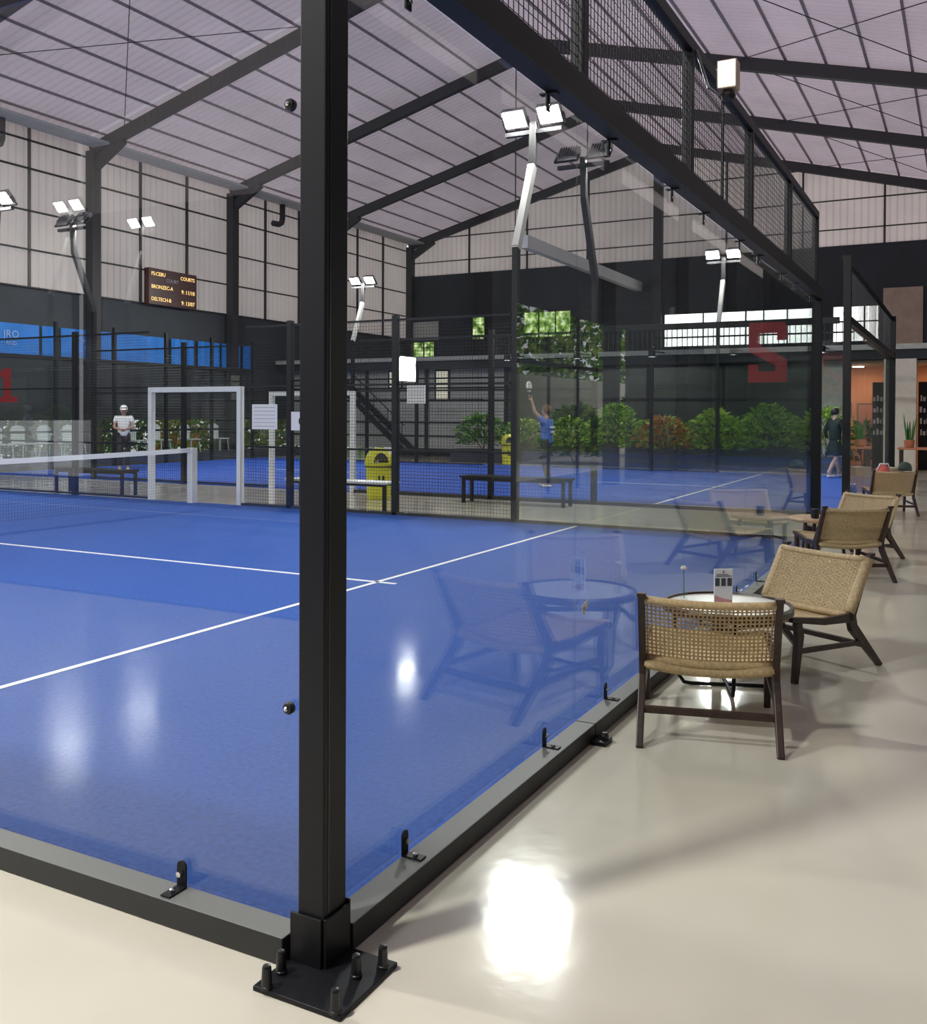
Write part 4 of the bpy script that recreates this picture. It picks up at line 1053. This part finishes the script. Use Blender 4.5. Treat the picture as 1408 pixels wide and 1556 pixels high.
    # hair or cap
    hm = MB(); bmesh.ops.create_uvsphere(hm.bm, u_segments=20, v_segments=12, radius=1)
    for v in hm.bm.verts:
        v.co = hd + Vector((0,0,.035)) + (-f*.018) + Vector((v.co.x*.098, v.co.y*.105, v.co.z*.105))
    kill = [v for v in hm.bm.verts if (v.co-hd).dot(f) > .03 and v.co.z < hd.z+.055 or v.co.z < hd.z-.045]
    bmesh.ops.delete(hm.bm, geom=kill, context='VERTS')
    ho = hm.build('hair' if not cfg.get('cap') else 'cap', cfg.get('cap') or cfg['hair'], t, smooth=True)
    sd = ho.modifiers.new('thick', 'SOLIDIFY'); sd.thickness = .012
    if cfg.get('cap'):
        b0 = hd+f*.085+Vector((0,0,.05)); MB().hexa([b0-sidev*.07, b0+sidev*.07, b0+sidev*.05+f*.09-Vector((0,0,.015)), b0-sidev*.05+f*.09-Vector((0,0,.015))] + [q+Vector((0,0,.01)) for q in (b0-sidev*.07, b0+sidev*.07, b0+sidev*.05+f*.09-Vector((0,0,.015)), b0-sidev*.05+f*.09-Vector((0,0,.015)))]).build('brim', cfg['cap'], ho)
    for s_ in (-1, 1):
        e = hd+f*.082+sidev*.033*s_+Vector((0,0,.012)); MB().lathe([(.002, -.009), (.009, -.003), (.009, .003), (.002, .009)], e, 8).build('eye', M['hairblack'], t)
    e = hd+f*.083+Vector((0,0,-.062)); MB().bar(e-sidev*.022, e+sidev*.022, .01, .01).build('mouth', M['pink'], t)
    return t
def base_pose(**kw):
    p = dict(pelvis=(0,0,.95), chest=(0,.01,1.30), neck=(0,.0,1.47), head=(0,.02,1.60), face=(0,1,0),
             shL=(-.19,0,1.40), elL=(-.25,-.02,1.12), wrL=(-.24,.08,.88), shR=(.19,0,1.40), elR=(.25,-.02,1.12), wrR=(.24,.08,.88),
             hpL=(-.09,0,.90), knL=(-.10,.03,.49), anL=(-.10,-.01,.09), toL=(-.11,.13,.04), hpR=(.09,0,.90), knR=(.10,.03,.49), anR=(.10,-.01,.09), toR=(.11,.13,.04))
    p.update(kw); return p
pb = person('person in a blue shirt and dark trousers with one arm raised on the far court', (16.28, 6.14, .022), YAW+1.05-PI/2,
    base_pose(shL=(-.19,.02,1.42), elL=(-.33,.12,1.58), wrL=(-.36,.17,1.80), elR=(.27,.12,1.17), wrR=(.10,.27,1.08), anL=(-.13,-.14,.09), toL=(-.17,.0,.04), knL=(-.12,-.02,.5), anR=(.13,.05,.09), toR=(.10,.19,.04)),
    dict(skin=M['skin'], hair=M['hair'], shirt=M['shirtblue'], trouser=M['trouser'], shoe=M['shoe']))
for z_, w_ in ((1.27, .11), (1.17, .09)):
    MB().box(-w_, -.152, z_-.025, w_, -.130, z_+.02).build('print', M['shirtwhite'], pb)
# racket held in the raised hand
rk_ = thing('racket', 'pale padel racket held up by the person in blue', 'racket', (16.28, 6.14, .022), YAW+1.05-PI/2)
MB().tube([(-.365, .185, 1.86), (-.40, .20, 2.0)], .016, 8).build('grip', M['rubber'], rk_)
MB().lathe([(.02, -.018), (.11, -.018), (.12, 0), (.11, .018), (.02, .018)], (-.43, .21, 2.11), 24, 'y').build('face', M['cream'], rk_)
pw = person('person in a white shirt, white cap and dark trousers by the white chairs', (15.9, 18.1, .022), YAW-PI/2+.3+PI,
    base_pose(elL=(-.24,.10,1.14), wrL=(-.07,.28,1.10), elR=(.24,.10,1.14), wrR=(.05,.28,1.08), face=(0,1,-.2)),
    dict(skin=M['skin'], hair=M['hairblack'], cap=M['shirtwhite'], shirt=M['shirtwhite'], trouser=M['trouser'], shoe=M['shoe'], sleeve='short'))
ps = person('person in dark clothes, short skirt and white shoes walking past the far post', (23.0, 1.22, .022), YAW-PI/2-1.2,
    base_pose(knL=(-.09,.14,.5), anL=(-.09,.22,.1), toL=(-.1,.36,.05), knR=(.09,-.04,.49), anR=(.09,-.27,.14), toR=(.1,-.17,.05), elL=(-.25,-.10,1.13), wrL=(-.22,-.04,.92), elR=(.25,.08,1.13), wrR=(.22,.22,.95)),
    dict(skin=M['skin2'], hair=M['hairblack'], shirt=M['dkgreen'], skirt=M['dkgreen'], shoe=M['shoe'], sleeve='long'))

# ------------------------------------------------------------------ world and render settings
w = bpy.data.worlds.new('sky'); SC.world = w; w.use_nodes = True
bg = w.node_tree.nodes['Background']; bg.inputs[0].default_value = (.93, .91, .97, 1); bg.inputs[1].default_value = 1.3
SC.view_settings.view_transform = 'Standard'; SC.view_settings.look = 'None'; SC.view_settings.gamma = 1
SC.view_settings.use_curve_mapping = False; SC.view_settings.exposure = -.14
cy = SC.cycles
cy.use_denoising = True; cy.max_bounces = 10; cy.diffuse_bounces = 4; cy.glossy_bounces = 4; cy.transmission_bounces = 4
cy.transparent_max_bounces = 64; cy.sample_clamp_indirect = 40; cy.caustics_reflective = False; cy.caustics_refractive = False
